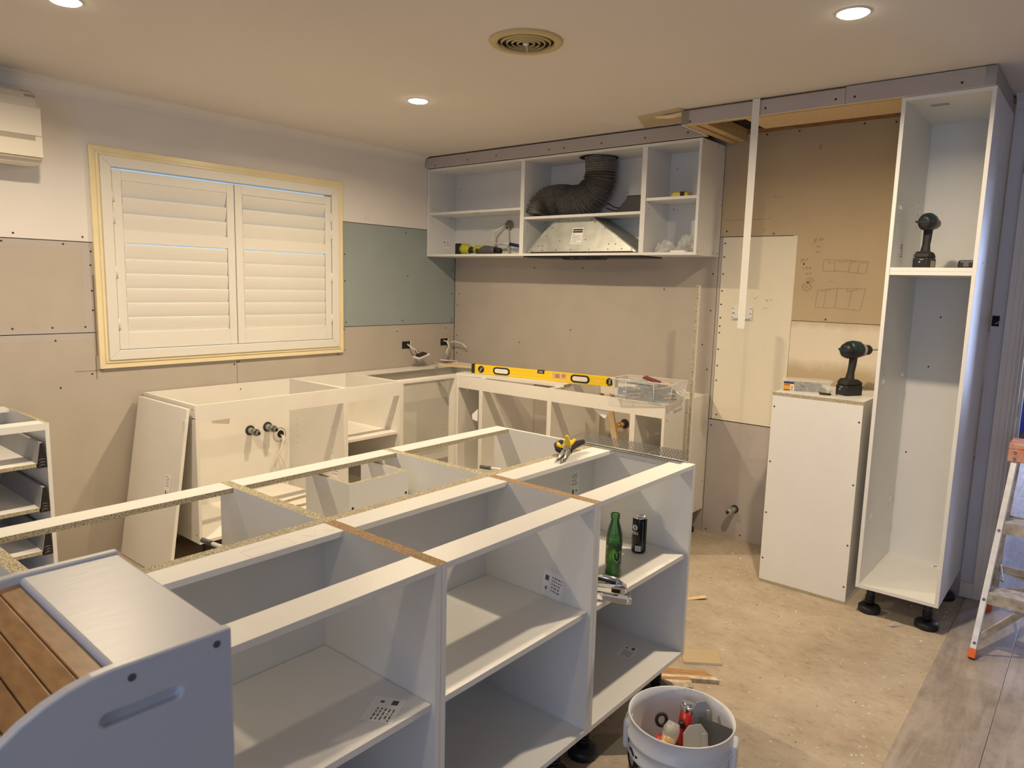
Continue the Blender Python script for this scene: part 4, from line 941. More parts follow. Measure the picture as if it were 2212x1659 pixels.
MB().box(-0.06, 0.066, -0.010, 0.010, -0.010, 0.012, mx=mxm).build('channel', 'chrome', t, bevel=0.003)
MB().lathe([(0.0, 0.0), (0.009, 0.0), (0.011, 0.004), (0.010, 0.01), (0.0, 0.012)], (0, 0, 0), 14, mx=mxm @ Matrix.Translation((0.064, 0, 0.001)) @ Matrix.Rotation(R(90), 4, 'Y')).build('end_knob', 'chrome', t)

# ------------------------------------------------------------------ upper cabinets
UD, UZ0, UZ1 = 0.311, 1.699, 2.3385
UX = [0.004, 0.9248, 1.8455, 2.2011]
ul = ['white wall cabinet in the left corner with one shelf', 'white wall cabinet with the hose and metal rangehood inside', 'narrow white wall cabinet at the right with one shelf']
shz = [2.022, 1.957, 2.030]
ucab = []
for i in range(3):
    x0, x1 = UX[i], UX[i + 1]
    t = thing('wall_cabinet', ul[i], 'cabinet', ((x0 + x1) / 2, -UD / 2, UZ0), group='open white wall cabinets'); ucab.append(t)
    for k, x in enumerate((x0, x1 - T)): panel('side_panel', (x, x + T, -UD, -0.003, UZ0, UZ1), t)
    panel('back_panel', (x0 + T, x1 - T, -0.003 - T, -0.003, UZ0 + T, UZ1 - T), t)
    panel('top_panel', (x0 + T, x1 - T, -UD + 0.0006, -0.003, UZ1 - T, UZ1 - 0.0004), t)
    panel('base_panel', (x0 + T, x1 - T, -UD + 0.0006, -0.003, UZ0 + 0.0004, UZ0 + T), t)
    panel('shelf', (x0 + T + 0.0006, x1 - T - 0.0006, -UD + (0.012 if i == 0 else 0.004), -0.02, shz[i] - T, shz[i]), t)
    ph = [(x0 + T, y, shz[i] + dz) for y in (-0.27, -0.08) for dz in (0.06, 0.03, -0.06, -0.09)]
    pin_holes(t, ph, (1, 0, 0))
    pin_holes(t, [(x0 + 0.06, -0.003 - T, shz[i] + 0.2), (x1 - 0.08, -0.003 - T, shz[i] + 0.15), (x0 + 0.05, -0.003 - T, shz[i] - 0.04), (x1 - 0.08, -0.003 - T, shz[i] - 0.05)], (0, -1, 0), 0.0038)
    mb = MB()
    for y in (-0.27, -0.08):
        for x in (x0 + T + 0.006, x1 - T - 0.006): mb.cyl((x, y, shz[i] - T - 0.012), (x, y, shz[i] - T), 0.006, 8)
    mb.build('shelf_pin', 'clear_plastic', t)
pin_holes(ucab[2], [(UX[3], y, z) for y in (-0.29, -0.02) for z in (UZ0 + 0.02, UZ1 - 0.02)] + [(UX[3], -0.015, 2.0), (UX[3], -0.1, UZ1 - 0.01), (UX[3], -0.09, UZ0 + 0.02)], (1, 0, 0), 0.004)
label_sheet(ucab[0], at((0.021, -0.12, 1.80), FX), 0.075, 0.06, 21)
mb = MB(); mb.ring_tube([(0.48, -0.30, 2.0), (0.53, -0.30, 2.0)], 0.0035, 5); mb.build('scuff', 'taupe_and_ac_shade', ucab[0])
# brown hole and cable in the left wall cabinet
t = thing('wall_cable', 'white cables from a round brown hole in the left wall cabinet', 'cable', (0.545, -0.02, 1.93))
MB().lathe([(0.036, 0.0), (0.036, 0.012), (0.032, 0.013), (0.030, 0.004), (0.0, 0.004)], (0, 0, 0), 20, mx=Matrix.Translation((0.575, -0.0195, 1.936)) @ Matrix.Rotation(R(90), 4, 'X')).build('sleeve', 'brown_tube', t)
for k in range(2): MB().ring_tube([(0.57, -0.02, 1.935), (0.545, -0.06, 1.925), (0.49, -0.09, 1.88 + k * 0.008), (0.475 + k * 0.012, -0.10, 1.83), (0.50 + k * 0.012, -0.10, 1.795), (0.56, -0.11, 1.800 - k * 0.004)], 0.0065, 7).build('cable', 'cable_white', t)
MB().ring_tube([(0.57, -0.02, 1.93), (0.585, -0.05, 1.86), (0.60, -0.06, 1.80), (0.60, -0.05, 1.72)], 0.0065, 7).build('cable', 'cable_white', t)
MB().ring_tube([(0.56, -0.11, 1.798), (0.62, -0.10, 1.797), (0.67, -0.09, 1.785)], 0.009, 8).build('connector', 'white_plastic', t)
MB().ring_tube([(0.645, -0.10, 1.794), (0.71, -0.085, 1.782), (0.78, -0.07, 1.765)], 0.012, 8).build('blue_tape', 'cable_blue', t)
MB().ring_tube([(0.50, -0.10, 1.795), (0.51, -0.11, 1.765), (0.55, -0.13, 1.745), (0.60, -0.13, 1.722)], 0.005, 7).build('cable', 'cable_white', t)
# lime work torch lying on the base
t = thing('work_torch', 'lime green and black cordless tool lying in the left wall cabinet', 'tool', (0.45, -0.2, UZ0 + T))
zc = UZ0 + T
def lx(prof, m, nm, par=t, zc_=0, yy=-0.20, sq=1.0, n=16):
    MB().ring_tube([(x, yy, z) for x, r, z in prof], [r for x, r, z in prof], n).build(nm, m, par)
MB().box(0.235, 0.275, -0.245, -0.155, zc + 0.001, zc + 0.082).build('battery', 'black_plastic', t, bevel=0.006)
lx([(0.273, 0.040, zc + 0.042), (0.30, 0.041, zc + 0.042), (0.325, 0.038, zc + 0.040), (0.352, 0.028, zc + 0.034)], 'lime_plastic', 'housing')
MB().ring_tube([(0.325, -0.20, zc + 0.036), (0.35, -0.20, zc + 0.034), (0.40, -0.20, zc + 0.034)], [0.028, 0.024, 0.019], 12).build('grip', 'black_rubber', t)
lx([(0.395, 0.022, zc + 0.036), (0.41, 0.030, zc + 0.036), (0.46, 0.031, zc + 0.036), (0.50, 0.031, zc + 0.034)], 'lime_plastic', 'gear_case')
lx([(0.43, 0.0316, zc + 0.033), (0.49, 0.0322, zc + 0.033), (0.52, 0.032, zc + 0.033), (0.565, 0.028, zc + 0.031), (0.60, 0.027, zc + 0.030)], 'dark_grey', 'chuck')
lx([(0.598, 0.022, zc + 0.027), (0.645, 0.021, zc + 0.026), (0.65, 0.018, zc + 0.026)], 'black_plastic', 'chuck_nose')
# yellow tape measure and bags in the right wall cabinet
zs = 2.030 + 0.0005
t = thing('tape_measure', 'yellow and black tape measure on the right wall cabinet shelf', 'tool', (2.05, -0.2, zs))
MB().prism([(1.985, zs), (2.09, zs), (2.092, zs + 0.02), (2.08, zs + 0.031), (2.0, zs + 0.033), (1.983, zs + 0.018)], 'y', -0.235, -0.16).build('case', 'yellow_plastic', t, bevel=0.006)
MB().prism([(2.044, zs + 0.0005), (2.07, zs + 0.0005), (2.072, zs + 0.0325), (2.044, zs + 0.034)], 'y', -0.2365, -0.1585).build('grip', 'black_rubber', t)
def crumple(name, label, c, sx, sy, sz, seed, m, inner=None):
    rnd = random.Random(seed); t = thing(name, label, 'bag', c)
    mb = MB(); n, k = 14, 7; v = []
    for i in range(k + 1):
        ph = math.pi / 2 * i / k
        for j in range(n):
            a = 2 * math.pi * j / n; q = 1 + rnd.uniform(-0.22, 0.22)
            v.append((c[0] + sx * math.cos(a) * math.cos(ph) * q, c[1] + sy * math.sin(a) * math.cos(ph) * q, c[2] + max(0.0, sz * math.sin(ph) * (1 + rnd.uniform(-0.35, 0.25)))))
    f = [(i * n + j, i * n + (j + 1) % n, (i + 1) * n + (j + 1) % n, (i + 1) * n + j) for i in range(k) for j in range(n)]
    mb.add(v, f).build('film', m, t)
    if inner:
        mb = MB()
        for i in range(60):
            a = rnd.uniform(0, 6.28); rr = rnd.random() ** 0.5; h = (1 - rr) * sz * 0.8
            p = Vector((c[0] + sx * 0.75 * rr * math.cos(a), c[1] + sy * 0.75 * rr * math.sin(a), c[2] + 0.004 + rnd.random() * max(0.001, h)))
            d = Vector((rnd.uniform(-1, 1), rnd.uniform(-1, 1), rnd.uniform(-0.3, 0.3))).normalized() * 0.01
            mb.cyl(p - d, p + d, 0.0016, 5)
        mb.build('hardware', inner, t, kind='stuff')
    return t
zb2 = UZ0 + T + 0.0006
crumple('plastic_bag', 'clear plastic bag of white fittings in the right wall cabinet', (1.955, -0.20, zb2), 0.07, 0.07, 0.065, 3, 'clear_plastic', 'white_plastic')
crumple('plastic_bag', 'clear plastic bag of dark screws in the right wall cabinet', (2.07, -0.16, zb2), 0.075, 0.07, 0.10, 4, 'clear_plastic', 'dull_steel')
o = MB().box(2.03, 2.12, -0.29, -0.255, zb2, zb2 + 0.010).build('packaging_box', 'paper', None, bevel=0.001)
tag(o, 'flat white packet lying at the front of the right wall cabinet', 'packet')

# ------------------------------------------------------------------ rangehood
t = thing('rangehood', 'galvanised metal rangehood body with black underside in the middle wall cabinet', 'rangehood', (1.385, -0.18, UZ0))
hz0, hz1 = UZ0 + T + 0.006, 1.938
bt = [(0.955, -0.292), (1.815, -0.292), (1.815, -0.03), (0.955, -0.03)]; tp = [(1.160, -0.235), (1.455, -0.235), (1.455, -0.05), (1.160, -0.05)]
v = [(x, y, hz0) for x, y in bt] + [(x, y, hz1) for x, y in tp]
MB().add(v, [(0, 1, 5, 4), (1, 2, 6, 5), (2, 3, 7, 6), (3, 0, 4, 7), (4, 5, 6, 7)]).build('hood_body', 'galvanised', t)
def hp(x, z, o=0.0): # point on the sloping front
    k = (z - hz0) / (hz1 - hz0); return (x, -0.292 + k * 0.057 - o, z)
mb = MB()
for a, b_ in (((0.955, hz0), (1.160, hz1)), ((1.815, hz0), (1.455, hz1)), ((1.160, hz1), (1.455, hz1))):
    mb.ring_tube([hp(*a, 0.001), hp(*b_, 0.001)], 0.004, 6)
mb.build('seam_flange', 'galvanised', t)
MB().box(0.99, 1.78, -0.2935, -0.28, hz0 - 0.005, hz0 + 0.004).build('front_gap', 'black_gap', t)
mb = MB()
for x, z in ((1.00, .735), (1.09, .735), (1.20, .735), (1.32, .738), (1.46, .738), (1.6, .738), (1.70, .74), (1.77, .735), (1.10, .83), (1.14, .885), (1.47, .91), (1.55, .87), (1.66, .81), (1.22, .795), (1.42, .80), (1.05, .765), (1.085, .765), (1.60, .77), (1.65, .77), (1.18, .925), (1.44, .928), (1.3, .93)):
    p = Vector(hp(x, 1 + z)); mb.cyl(p, p + Vector((0, -0.002, 0)), 0.0036, 6)
mb.build('rivet', 'screw_dark', t)
ang = math.atan2(0.057, hz1 - hz0)
mh = Matrix.Translation(hp(1.350, 1.825, 0.0006)) @ Matrix.Rotation(-ang, 4, 'X') @ FY @ Matrix.Rotation(R(-0.5), 4, 'Z')
lb = MB().box(-0.043, 0.043, -0.054, 0.054, 0, 0.0006, mx=mh).build('rating_label', 'paper', t)
MB().box(-0.038, 0.038, 0.022, 0.047, 0.0006, 0.0009, mx=mh).build('label_header', 'black_plastic', lb)
text('ROBINHOOD', 0.0118, 'lettering', 'paper', lb, mh @ Matrix.Translation((0, 0.0345, 0.0011)), 0.0002)
mb = MB()
for k in range(6): mb.box(-0.036, (0.036, 0.02, 0.034, 0.036, 0.03, 0.0)[k], 0.0 - k * 0.0075, 0.0018 - k * 0.0075, 0.0006, 0.0009, mx=mh)
mb.box(-0.034, -0.02, 0.010, 0.013, 0.0006, 0.0009, mx=mh); mb.box(-0.038, 0.038, -0.047, -0.045, 0.0006, 0.0009, mx=mh); mb.build('print', 'print_grey', lb)
MB().box(0.935, 1.838, -0.296, -0.03, UZ0 - 0.009, UZ0 - 0.0005).build('underside_panel', 'black_plastic', t, bevel=0.002)
cp = MB().prism([(1.23, UZ0 - 0.008), (1.56, UZ0 - 0.008), (1.535, UZ0 - 0.024), (1.255, UZ0 - 0.024)], 'y', -0.272, -0.20).build('control_panel', 'black_plastic', t)
mb = MB()
for x in (1.31, 1.325, 1.37, 1.39, 1.41): mb.box(x, x + 0.010, -0.2728, -0.272, UZ0 - 0.016, UZ0 - 0.012)
mb.build('buttons', 'grey_plastic', cp)
# ribbed exhaust hose
t = thing('exhaust_hose', 'black ribbed exhaust hose bent over the wall cabinet shelf above the rangehood', 'hose', (1.2, -0.17, 1.957))
ctrl = [(1.005, -0.215, 1.962), (1.015, -0.205, 2.010), (1.068, -0.19, 2.055), (1.160, -0.178, 2.062), (1.240, -0.175, 2.050), (1.33, -0.17, 2.060), (1.400, -0.165, 2.105), (1.435, -0.16, 2.170), (1.440, -0.16, 2.245), (1.435, -0.16, 2.318)]
def catmull(P, per):
    P = [Vector(p) for p in P]; Q = [P[0] * 2 - P[1]] + P + [P[-1] * 2 - P[-2]]; out = []
    for i in range(1, len(Q) - 2):
        for k in range(per):
            s = k / per; a, b, c, d = Q[i - 1:i + 3]
            out.append(0.5 * ((2 * b) + (c - a) * s + (2 * a - 5 * b + 4 * c - d) * s * s + (3 * b - a - 3 * c + d) * s ** 3))
    return out + [P[-1]]
pp = catmull(ctrl, 20); kk = len(pp)
rnd = random.Random(2)
rr = []
for i in range(kk):
    u = i / (kk - 1); base = 0.100 if u < 0.82 else 0.097
    if u < 0.08: base = 0.097
    amp = 0.0095 if u < 0.86 else 0.003
    rr.append(base + (amp if i % 4 == 0 else (-amp if i % 4 == 2 else 0)) + rnd.uniform(-0.0012, 0.0012))
hb = MB().ring_tube(pp, rr, 36, smooth=False)
# flatten where it rests on the shelf and against the back
hb.v = [(x, max(min(y, -0.0195), -0.30), max(z, 1.9578)) for x, y, z in hb.v]
hb.build('hose', 'hose_black', t)
MB().ring_tube([(1.348, -0.155, 2.319), (1.348, -0.155, 2.3205)], 0.0005, 4).build('tie', 'black_plastic', t)
MB().lathe([(0.125, 0.0), (0.125, 0.0008), (0.09, 0.0012), (0.09, 0.0)], (1.42, -0.155, 2.3205), 24, closed=True).build('ceiling_ring', 'black_gap', t)
t = thing('hose_adapter', 'black plastic duct adapter with cord on the shelf beside the hose', 'duct adapter', (1.69, -0.13, 1.957))
MB().prism([(1.585, 1.9575), (1.80, 1.9575), (1.80, 2.03), (1.778, 2.065), (1.668, 2.068), (1.655, 2.04), (1.60, 1.985)], 'y', -0.20, -0.06).build('body', 'black_plastic', t, bevel=0.006)
for k in range(3): MB().ring_tube([(1.60, -0.12, 1.975 + 0.01 * k), (1.54, -0.14, 1.965 + 0.022 * k), (1.48, -0.13, 1.97 + 0.035 * k)], 0.004, 6).build('cord', 'black_rubber', t)

# ------------------------------------------------------------------ tall pantry carcass
TX0, TX1, TD, TZ0, TZ1 = 3.2507, 3.5932, 0.5974, 0.1376, 2.3445
t = thing('pantry_cabinet', 'tall white open pantry cabinet on black legs beside the doorway', 'cabinet', (3.42, -0.3, 0))
for x in (TX0, TX1 - T): panel('side_panel', (x, x + T, -TD, -0.004, TZ0, TZ1), t, bevel=0.0008)
panel('back_panel', (TX0 + T, TX1 - T, -0.004 - T, -0.004, TZ0 + T, TZ1 - T), t)
panel('top_panel', (TX0 + T, TX1 - T, -TD + 0.0006, -0.004, TZ1 - T, TZ1 - 0.0004), t)
panel('base_panel', (TX0 + T, TX1 - T, -TD + 0.0006, -0.004, TZ0 + 0.0004, TZ0 + T), t)
sh1 = panel('shelf', (TX0 + T + 0.0006, TX1 - T - 0.0006, -TD + 0.002, -0.02, 1.609, 1.625), t)
panel('shelf', (TX0 + T + 0.0006, TX1 - T - 0.0006, -TD + 0.002, -0.02, 1.5925, 1.6085), t)
pin_holes(t, [(TX0 + T, y, z) for y in (-0.52, -0.14) for z in (1.95, 1.92, 1.86, 1.83, 1.17, 1.14, 1.08, 0.53, 0.50, 0.44, 0.41)], (1, 0, 0))
mb = MB()
for y in (-0.52, -0.14):
    for z in (1.89, 1.11, 0.47): mb.box(TX0 + T, TX0 + T + 0.006, y - 0.012, y + 0.012, z - 0.008, z + 0.008)
mb.build('shelf_support', 'clear_plastic', t)
pin_holes(t, [(3.36, -0.0205, 1.15), (3.30, -0.0205, 0.70), (3.39, -0.0205, 1.40)], (0, -1, 0), 0.0042)
pin_holes(t, [(TX1, -0.45, 1.65), (TX1, -0.3, 1.66), (TX1, -0.2, 1.64)], (1, 0, 0), 0.004)
label_sheet(t, Matrix.Translation((3.52, -0.10, TZ0 + T + 0.0004)) @ Matrix.Rotation(R(-8), 4, 'Z'), 0.085, 0.05, 31)
label_sheet(t, at((TX0 + T + 0.0006, -0.42, 1.70), FX), 0.05, 0.10, 32)
MB().box(-0.035, 0.035, -0.02, 0.02, -0.0005, 0.0, mx=Matrix.Translation((3.37, -0.45, TZ1 - T - 0.0003))).build('stain', 'taupe_and_ac_shade', t)
for x in (TX0 + 0.05, TX1 - 0.05):
    for y in (-TD + 0.09, -0.08): leg(t, x, y, TZ0)
# carcass standing on end in the fridge space
t = thing('carcass_on_end', 'white cabinet carcass standing on its end in the fridge space, screw dots on its face', 'cabinet', (2.98, -0.3, 0))
SX0, SX1, SD, ST = 2.7686, 3.1945, 0.5204, 1.0037
rot = Matrix.Identity(4)
MB().box(SX0, SX1, -SD, -SD + T, 0.016, ST - 0.017, m=0, fm={'-z': 1, '+z': 1}).build('face_panel', ['melamine', 'chipboard'], t)
MB().box(SX0, SX1, -SD + 0.0, -0.05, ST - T - 0.0006, ST, m=0, fm={'-y': 1, '+x': 0}).build('end_panel', ['melamine', 'chipboard'], t)
MB().box(SX0, SX1, -SD + 0.0, -0.05, 0.0, 0.0158, m=0, fm={'-y': 1}).build('end_panel', ['melamine', 'chipboard'], t)
panel('side_panel', (SX1 - T, SX1 - 0.0005, -SD + T + 0.0004, -0.05, 0.016, ST - 0.017), t)
panel('side_panel', (SX0 + 0.0005, SX0 + T, -SD + T + 0.0004, -0.05, 0.016, ST - 0.017), t)
pin_holes(t, [(SX0 + 0.012, -SD, z) for z in (0.93, 0.645, 0.375, 0.13)] + [(SX1 - 0.012, -SD, z) for z in (0.905, 0.60, 0.30, 0.09)], (0, -1, 0), 0.0046)
# white strip hanging from the bulkhead
o = MB().box(2.597, 2.634, -0.6155, -0.614, 1.317, 2.424, mx=Matrix.Identity(4)).build('hanging_strip', 'shutter_white')
tag(o, 'long white strip hanging from the bulkhead in front of the wall socket', 'strip')

# ------------------------------------------------------------------ socket plate, pipe and boxes on the walls
t = thing('wall_socket', 'white power socket plate half behind the hanging strip', 'socket', (2.368, 0, 1.37))
MB().box(2.306, 2.431, -0.010, -0.0011, 1.333, 1.411).build('plate', 'white_plastic', t, bevel=0.003)
MB().box(2.345, 2.372, -0.0125, -0.010, 1.366, 1.384).build('switch', 'white_plastic', t, bevel=0.001)
MB().box(2.380, 2.412, -0.012, -0.010, 1.355, 1.390).build('outlet', 'white_plastic', t, bevel=0.001)
mb = MB(); discs(mb, [(x, -0.010, z) for x in (2.315, 2.422) for z in (1.345, 1.372, 1.400)] + [(2.323, -0.010, 1.372), (2.414, -0.0, 1.372)], 0.0034, (0, -1, 0)); mb.build('screw', 'screw_dark', t)
mb = MB()
for k in range(7): mb.box(2.325 + k * 0.014, 2.333 + k * 0.014, -0.0104, -0.010, 1.336, 1.342)
mb.build('vent_mark', 'print_grey', t)
t = thing('water_pipe', 'grey capped water pipe low on the wall beside the standing carcass', 'pipe', (2.407, 0, 0.185))
MB().cyl((2.407, 0, 0.187), (2.407, -0.004, 0.187), 0.024, 16).build('grommet', 'black_rubber', t)
MB().cyl((2.407, 0.0, 0.187), (2.40, -0.06, 0.184), 0.017, 14).build('pipe', 'grey_plastic', t)
MB().cyl((2.401, -0.052, 0.1845), (2.398, -0.085, 0.183), 0.020, 14).build('fitting', 'galvanised', t)
MB().cyl((2.398, -0.084, 0.183), (2.3979, -0.0865, 0.183), 0.009, 10).build('bore', 'black_gap', t)
def wall_box(y, z, lab, w=0.085, h=0.055):
    t = thing('socket_cutout', lab, 'socket', (0, y, z))
    MB().box(0.0003, 0.0012, y - w / 2, y + w / 2, z - h / 2, z + h / 2).build('opening', 'black_gap', t)
    MB().box(0.0003, 0.002, y + w / 2 - 0.006, y + w / 2 + 0.002, z - h / 2, z + h / 2).build('board_edge', 'board_edge', t)
    return t
t = wall_box(-0.51, 1.035, 'left square socket cutout with cables, on the window wall near the corner')
MB().ring_tube([(0.0, -0.50, 1.04), (0.04, -0.49, 1.015), (0.06, -0.47, 1.00), (0.075, -0.465, 0.975)], 0.006, 7).build('cable', 'cable_white', t)
MB().ring_tube([(0.06, -0.47, 1.00), (0.085, -0.45, 0.985), (0.09, -0.445, 0.965)], 0.0028, 6).build('wire', 'cable_red', t)
MB().ring_tube([(0.06, -0.475, 1.00), (0.075, -0.48, 0.985), (0.085, -0.475, 0.962)], 0.0028, 6).build('wire', 'black_rubber', t)
mp_ = Matrix.Translation((0.09, -0.44, 0.957)) @ Matrix.Rotation(R(14), 4, 'X') @ Matrix.Rotation(R(8), 4, 'Y')
MB().box(-0.036, 0.036, -0.06, 0.06, -0.004, 0.004, mx=mp_).build('socket_plate', 'white_plastic', t, bevel=0.002)
MB().box(-0.022, 0.022, -0.04, 0.04, 0.004, 0.016, mx=mp_).build('socket_back', 'black_plastic', t)
t = wall_box(-0.11, 1.04, 'right square socket cutout with cables, next to the room corner')
MB().ring_tube([(0.0, -0.12, 1.05), (0.04, -0.115, 1.045), (0.055, -0.11, 1.01), (0.05, -0.12, 0.97), (0.05, -0.125, 0.935)], 0.007, 7).build('cable', 'cable_white', t)
MB().ring_tube([(0.055, -0.11, 1.005), (0.06, -0.135, 0.985), (0.06, -0.15, 0.955)], 0.006, 7).build('cable', 'cable_white', t)
MB().ring_tube([(0.05, -0.125, 0.945), (0.052, -0.12, 0.92), (0.05, -0.115, 0.900)], 0.003, 6).build('wire', 'cable_red', t)
MB().ring_tube([(0.0, -0.08, 1.025), (0.06, -0.055, 1.045), (0.13, -0.045, 1.035), (0.18, -0.04, 1.005)], 0.006, 7).build('cable', 'cable_white', t)
mp_ = Matrix.Translation((0.06, -0.12, 0.8985)) @ Matrix.Rotation(R(-6), 4, 'X')
MB().box(-0.04, 0.04, -0.058, 0.058, -0.004, 0.004, mx=mp_).build('socket_plate', 'white_plastic', t, bevel=0.002)
t = thing('switch_cutout', 'dark switch cutout with wires beside the pantry cabinet', 'socket', (3.615, 0, 1.395))
MB().box(3.602, 3.632, -0.0012, -0.0003, 1.368, 1.418).build('opening', 'black_gap', t)
MB().ring_tube([(3.612, 0, 1.40), (3.62, -0.012, 1.39), (3.626, -0.014, 1.397)], 0.0028, 6).build('wire', 'cable_blue', t)
MB().ring_tube([(3.616, 0, 1.38), (3.628, -0.012, 1.385), (3.636, -0.012, 1.40), (3.634, -0.01, 1.375)], 0.0026, 6).build('wire', 'cable_white', t)

# ------------------------------------------------------------------ air conditioner
t = thing('air_conditioner', 'cream split air conditioner on the window wall at the left edge', 'air conditioner', (0.1, -3.35, 1.99))
prof = [(0.001, 2.005), (0.12, 1.995), (0.185, 2.005), (0.20, 2.02), (0.208, 2.10), (0.205, 2.24), (0.192, 2.282), (0.165, 2.312), (0.12, 2.330), (0.001, 2.330)]
AY0, AY1 = -3.80, -2.905
MB().prism(prof, 'y', AY0, AY1 - 0.012).build('body', 'ac_plastic', t, bevel=0.003)
MB().prism([(x * 0.985, 2.16 + (z - 2.16) * 0.985) for x, z in prof], 'y', AY1 - 0.0125, AY1).build('end_cap', 'ac_plastic', t, bevel=0.006)
MB().box(0.20, 0.2095, AY0 + 0.01, AY1 - 0.002, 2.026, 2.245).build('front_panel', 'ac_plastic', t, bevel=0.003)
MB().box(0.2085, 0.2102, AY0 + 0.01, AY1 - 0.03, 2.098, 2.118).build('panel_recess_shade', 'taupe_and_ac_shade', t)  # proud strip in a shade tone stands in for the recess
MB().box(0.2087, 0.2098, AY0 + 0.01, AY1 - 0.003, 2.119, 2.1205).build('panel_seam', 'screw_dark', t)
MB().box(0.19, 0.2075, AY0 + 0.01, AY1 - 0.006, 2.014, 2.023).build('air_slot', 'taupe_and_ac_shade', t)
MB().prism([(0.197, 2.254), (0.200, 2.252), (0.180, 2.300), (0.130, 2.328), (0.128, 2.325), (0.176, 2.298)], 'y', AY1 - 0.055, AY1 - 0.014).build('grille_edge', 'taupe_and_ac_shade', t)
MB().prism([(0.130, 1.994), (0.18, 2.0035), (0.181, 2.0015), (0.131, 1.992)], 'y', AY0 + 0.01, AY1 - 0.05).build('air_flap', 'ac_plastic', t)
MB().box(0.10, 0.13, AY1 - 0.25, AY1 - 0.16, 1.9915, 1.9945).build('outlet_slit', 'black_gap', t)
MB().box(0.150, 0.156, AY1 - 0.10, AY1 - 0.075, 1.9965, 2.0).build('badge', 'taupe_and_ac_shade', t)

# ------------------------------------------------------------------ ceiling vent and downlights
t = thing('ceiling_vent', 'round cream ceiling air vent with concentric rings', 'ceiling vent', (2.219, -1.896, CZ))
MB().lathe([(0.142, 0.0), (0.142, -0.004), (0.135, -0.010), (0.115, -0.012), (0.110, -0.010), (0.108, 0.0)], (2.219, -1.896, CZ), 44).build('rim', 'cream_vent', t)
MB().lathe([(0.109, -0.0008), (0.0, -0.0008)], (2.219, -1.896, CZ), 36).build('throat', 'black_gap', t)
for k, r in enumerate((0.092, 0.072, 0.052, 0.032)):
    MB().lathe([(r + 0.006, -0.001), (r + 0.001, -0.013), (r - 0.001, -0.013), (r + 0.003, -0.001)], (2.219, -1.896, CZ), 40, closed=True).build('ring', 'cream_vent', t)
MB().lathe([(0.0, -0.014), (0.011, -0.0135), (0.012, -0.010), (0.012, -0.001)], (2.219, -1.896, CZ), 20).build('hub', 'white_plastic', t)
MB().box(-0.003, 0.003, 0.01, 0.108, -0.012, -0.001, mx=Matrix.Translation((2.219, -1.896, CZ)) @ Matrix.Rotation(R(35), 4, 'Z')).build('spoke', 'cream_vent', t)
LC = (1.0, 0.80, 0.54); LP = 20.0
dl = {(1.203, -1.513): 'round ceiling downlight between the vent and the left wall', (3.279, -1.49): 'round ceiling downlight at the upper right', (1.201, -3.128): 'round ceiling downlight at the top left'}
dl[(3.279, -4.75)] = 'round ceiling downlight behind the camera'
for (x_, y_), lab in dl.items():
    if True:
        t = thing('downlight', lab, 'downlight', (x_, y_, CZ), group='ceiling downlights')
        MB().lathe([(0.056, 0.0), (0.056, -0.002), (0.052, -0.004), (0.047, -0.003), (0.047, 0.0)], (x_, y_, CZ), 28).build('bezel', 'white_plastic', t)
        MB().lathe([(0.047, -0.002), (0.043, -0.008), (0.03, -0.011), (0.0, -0.012)], (x_, y_, CZ), 28).build('lens', 'lamp_lens', t)
        l = bpy.data.lights.new('downlight_lamp', 'AREA'); l.shape = 'DISK'; l.size = 0.07; l.energy = LP * (0.2 if y_ < -4 else 1.0); l.color = LC; l.spread = R(164)
        lo = bpy.data.objects.new('downlight_lamp', l); COL.objects.link(lo); lo.location = (0, 0, -0.014); lo.parent = t

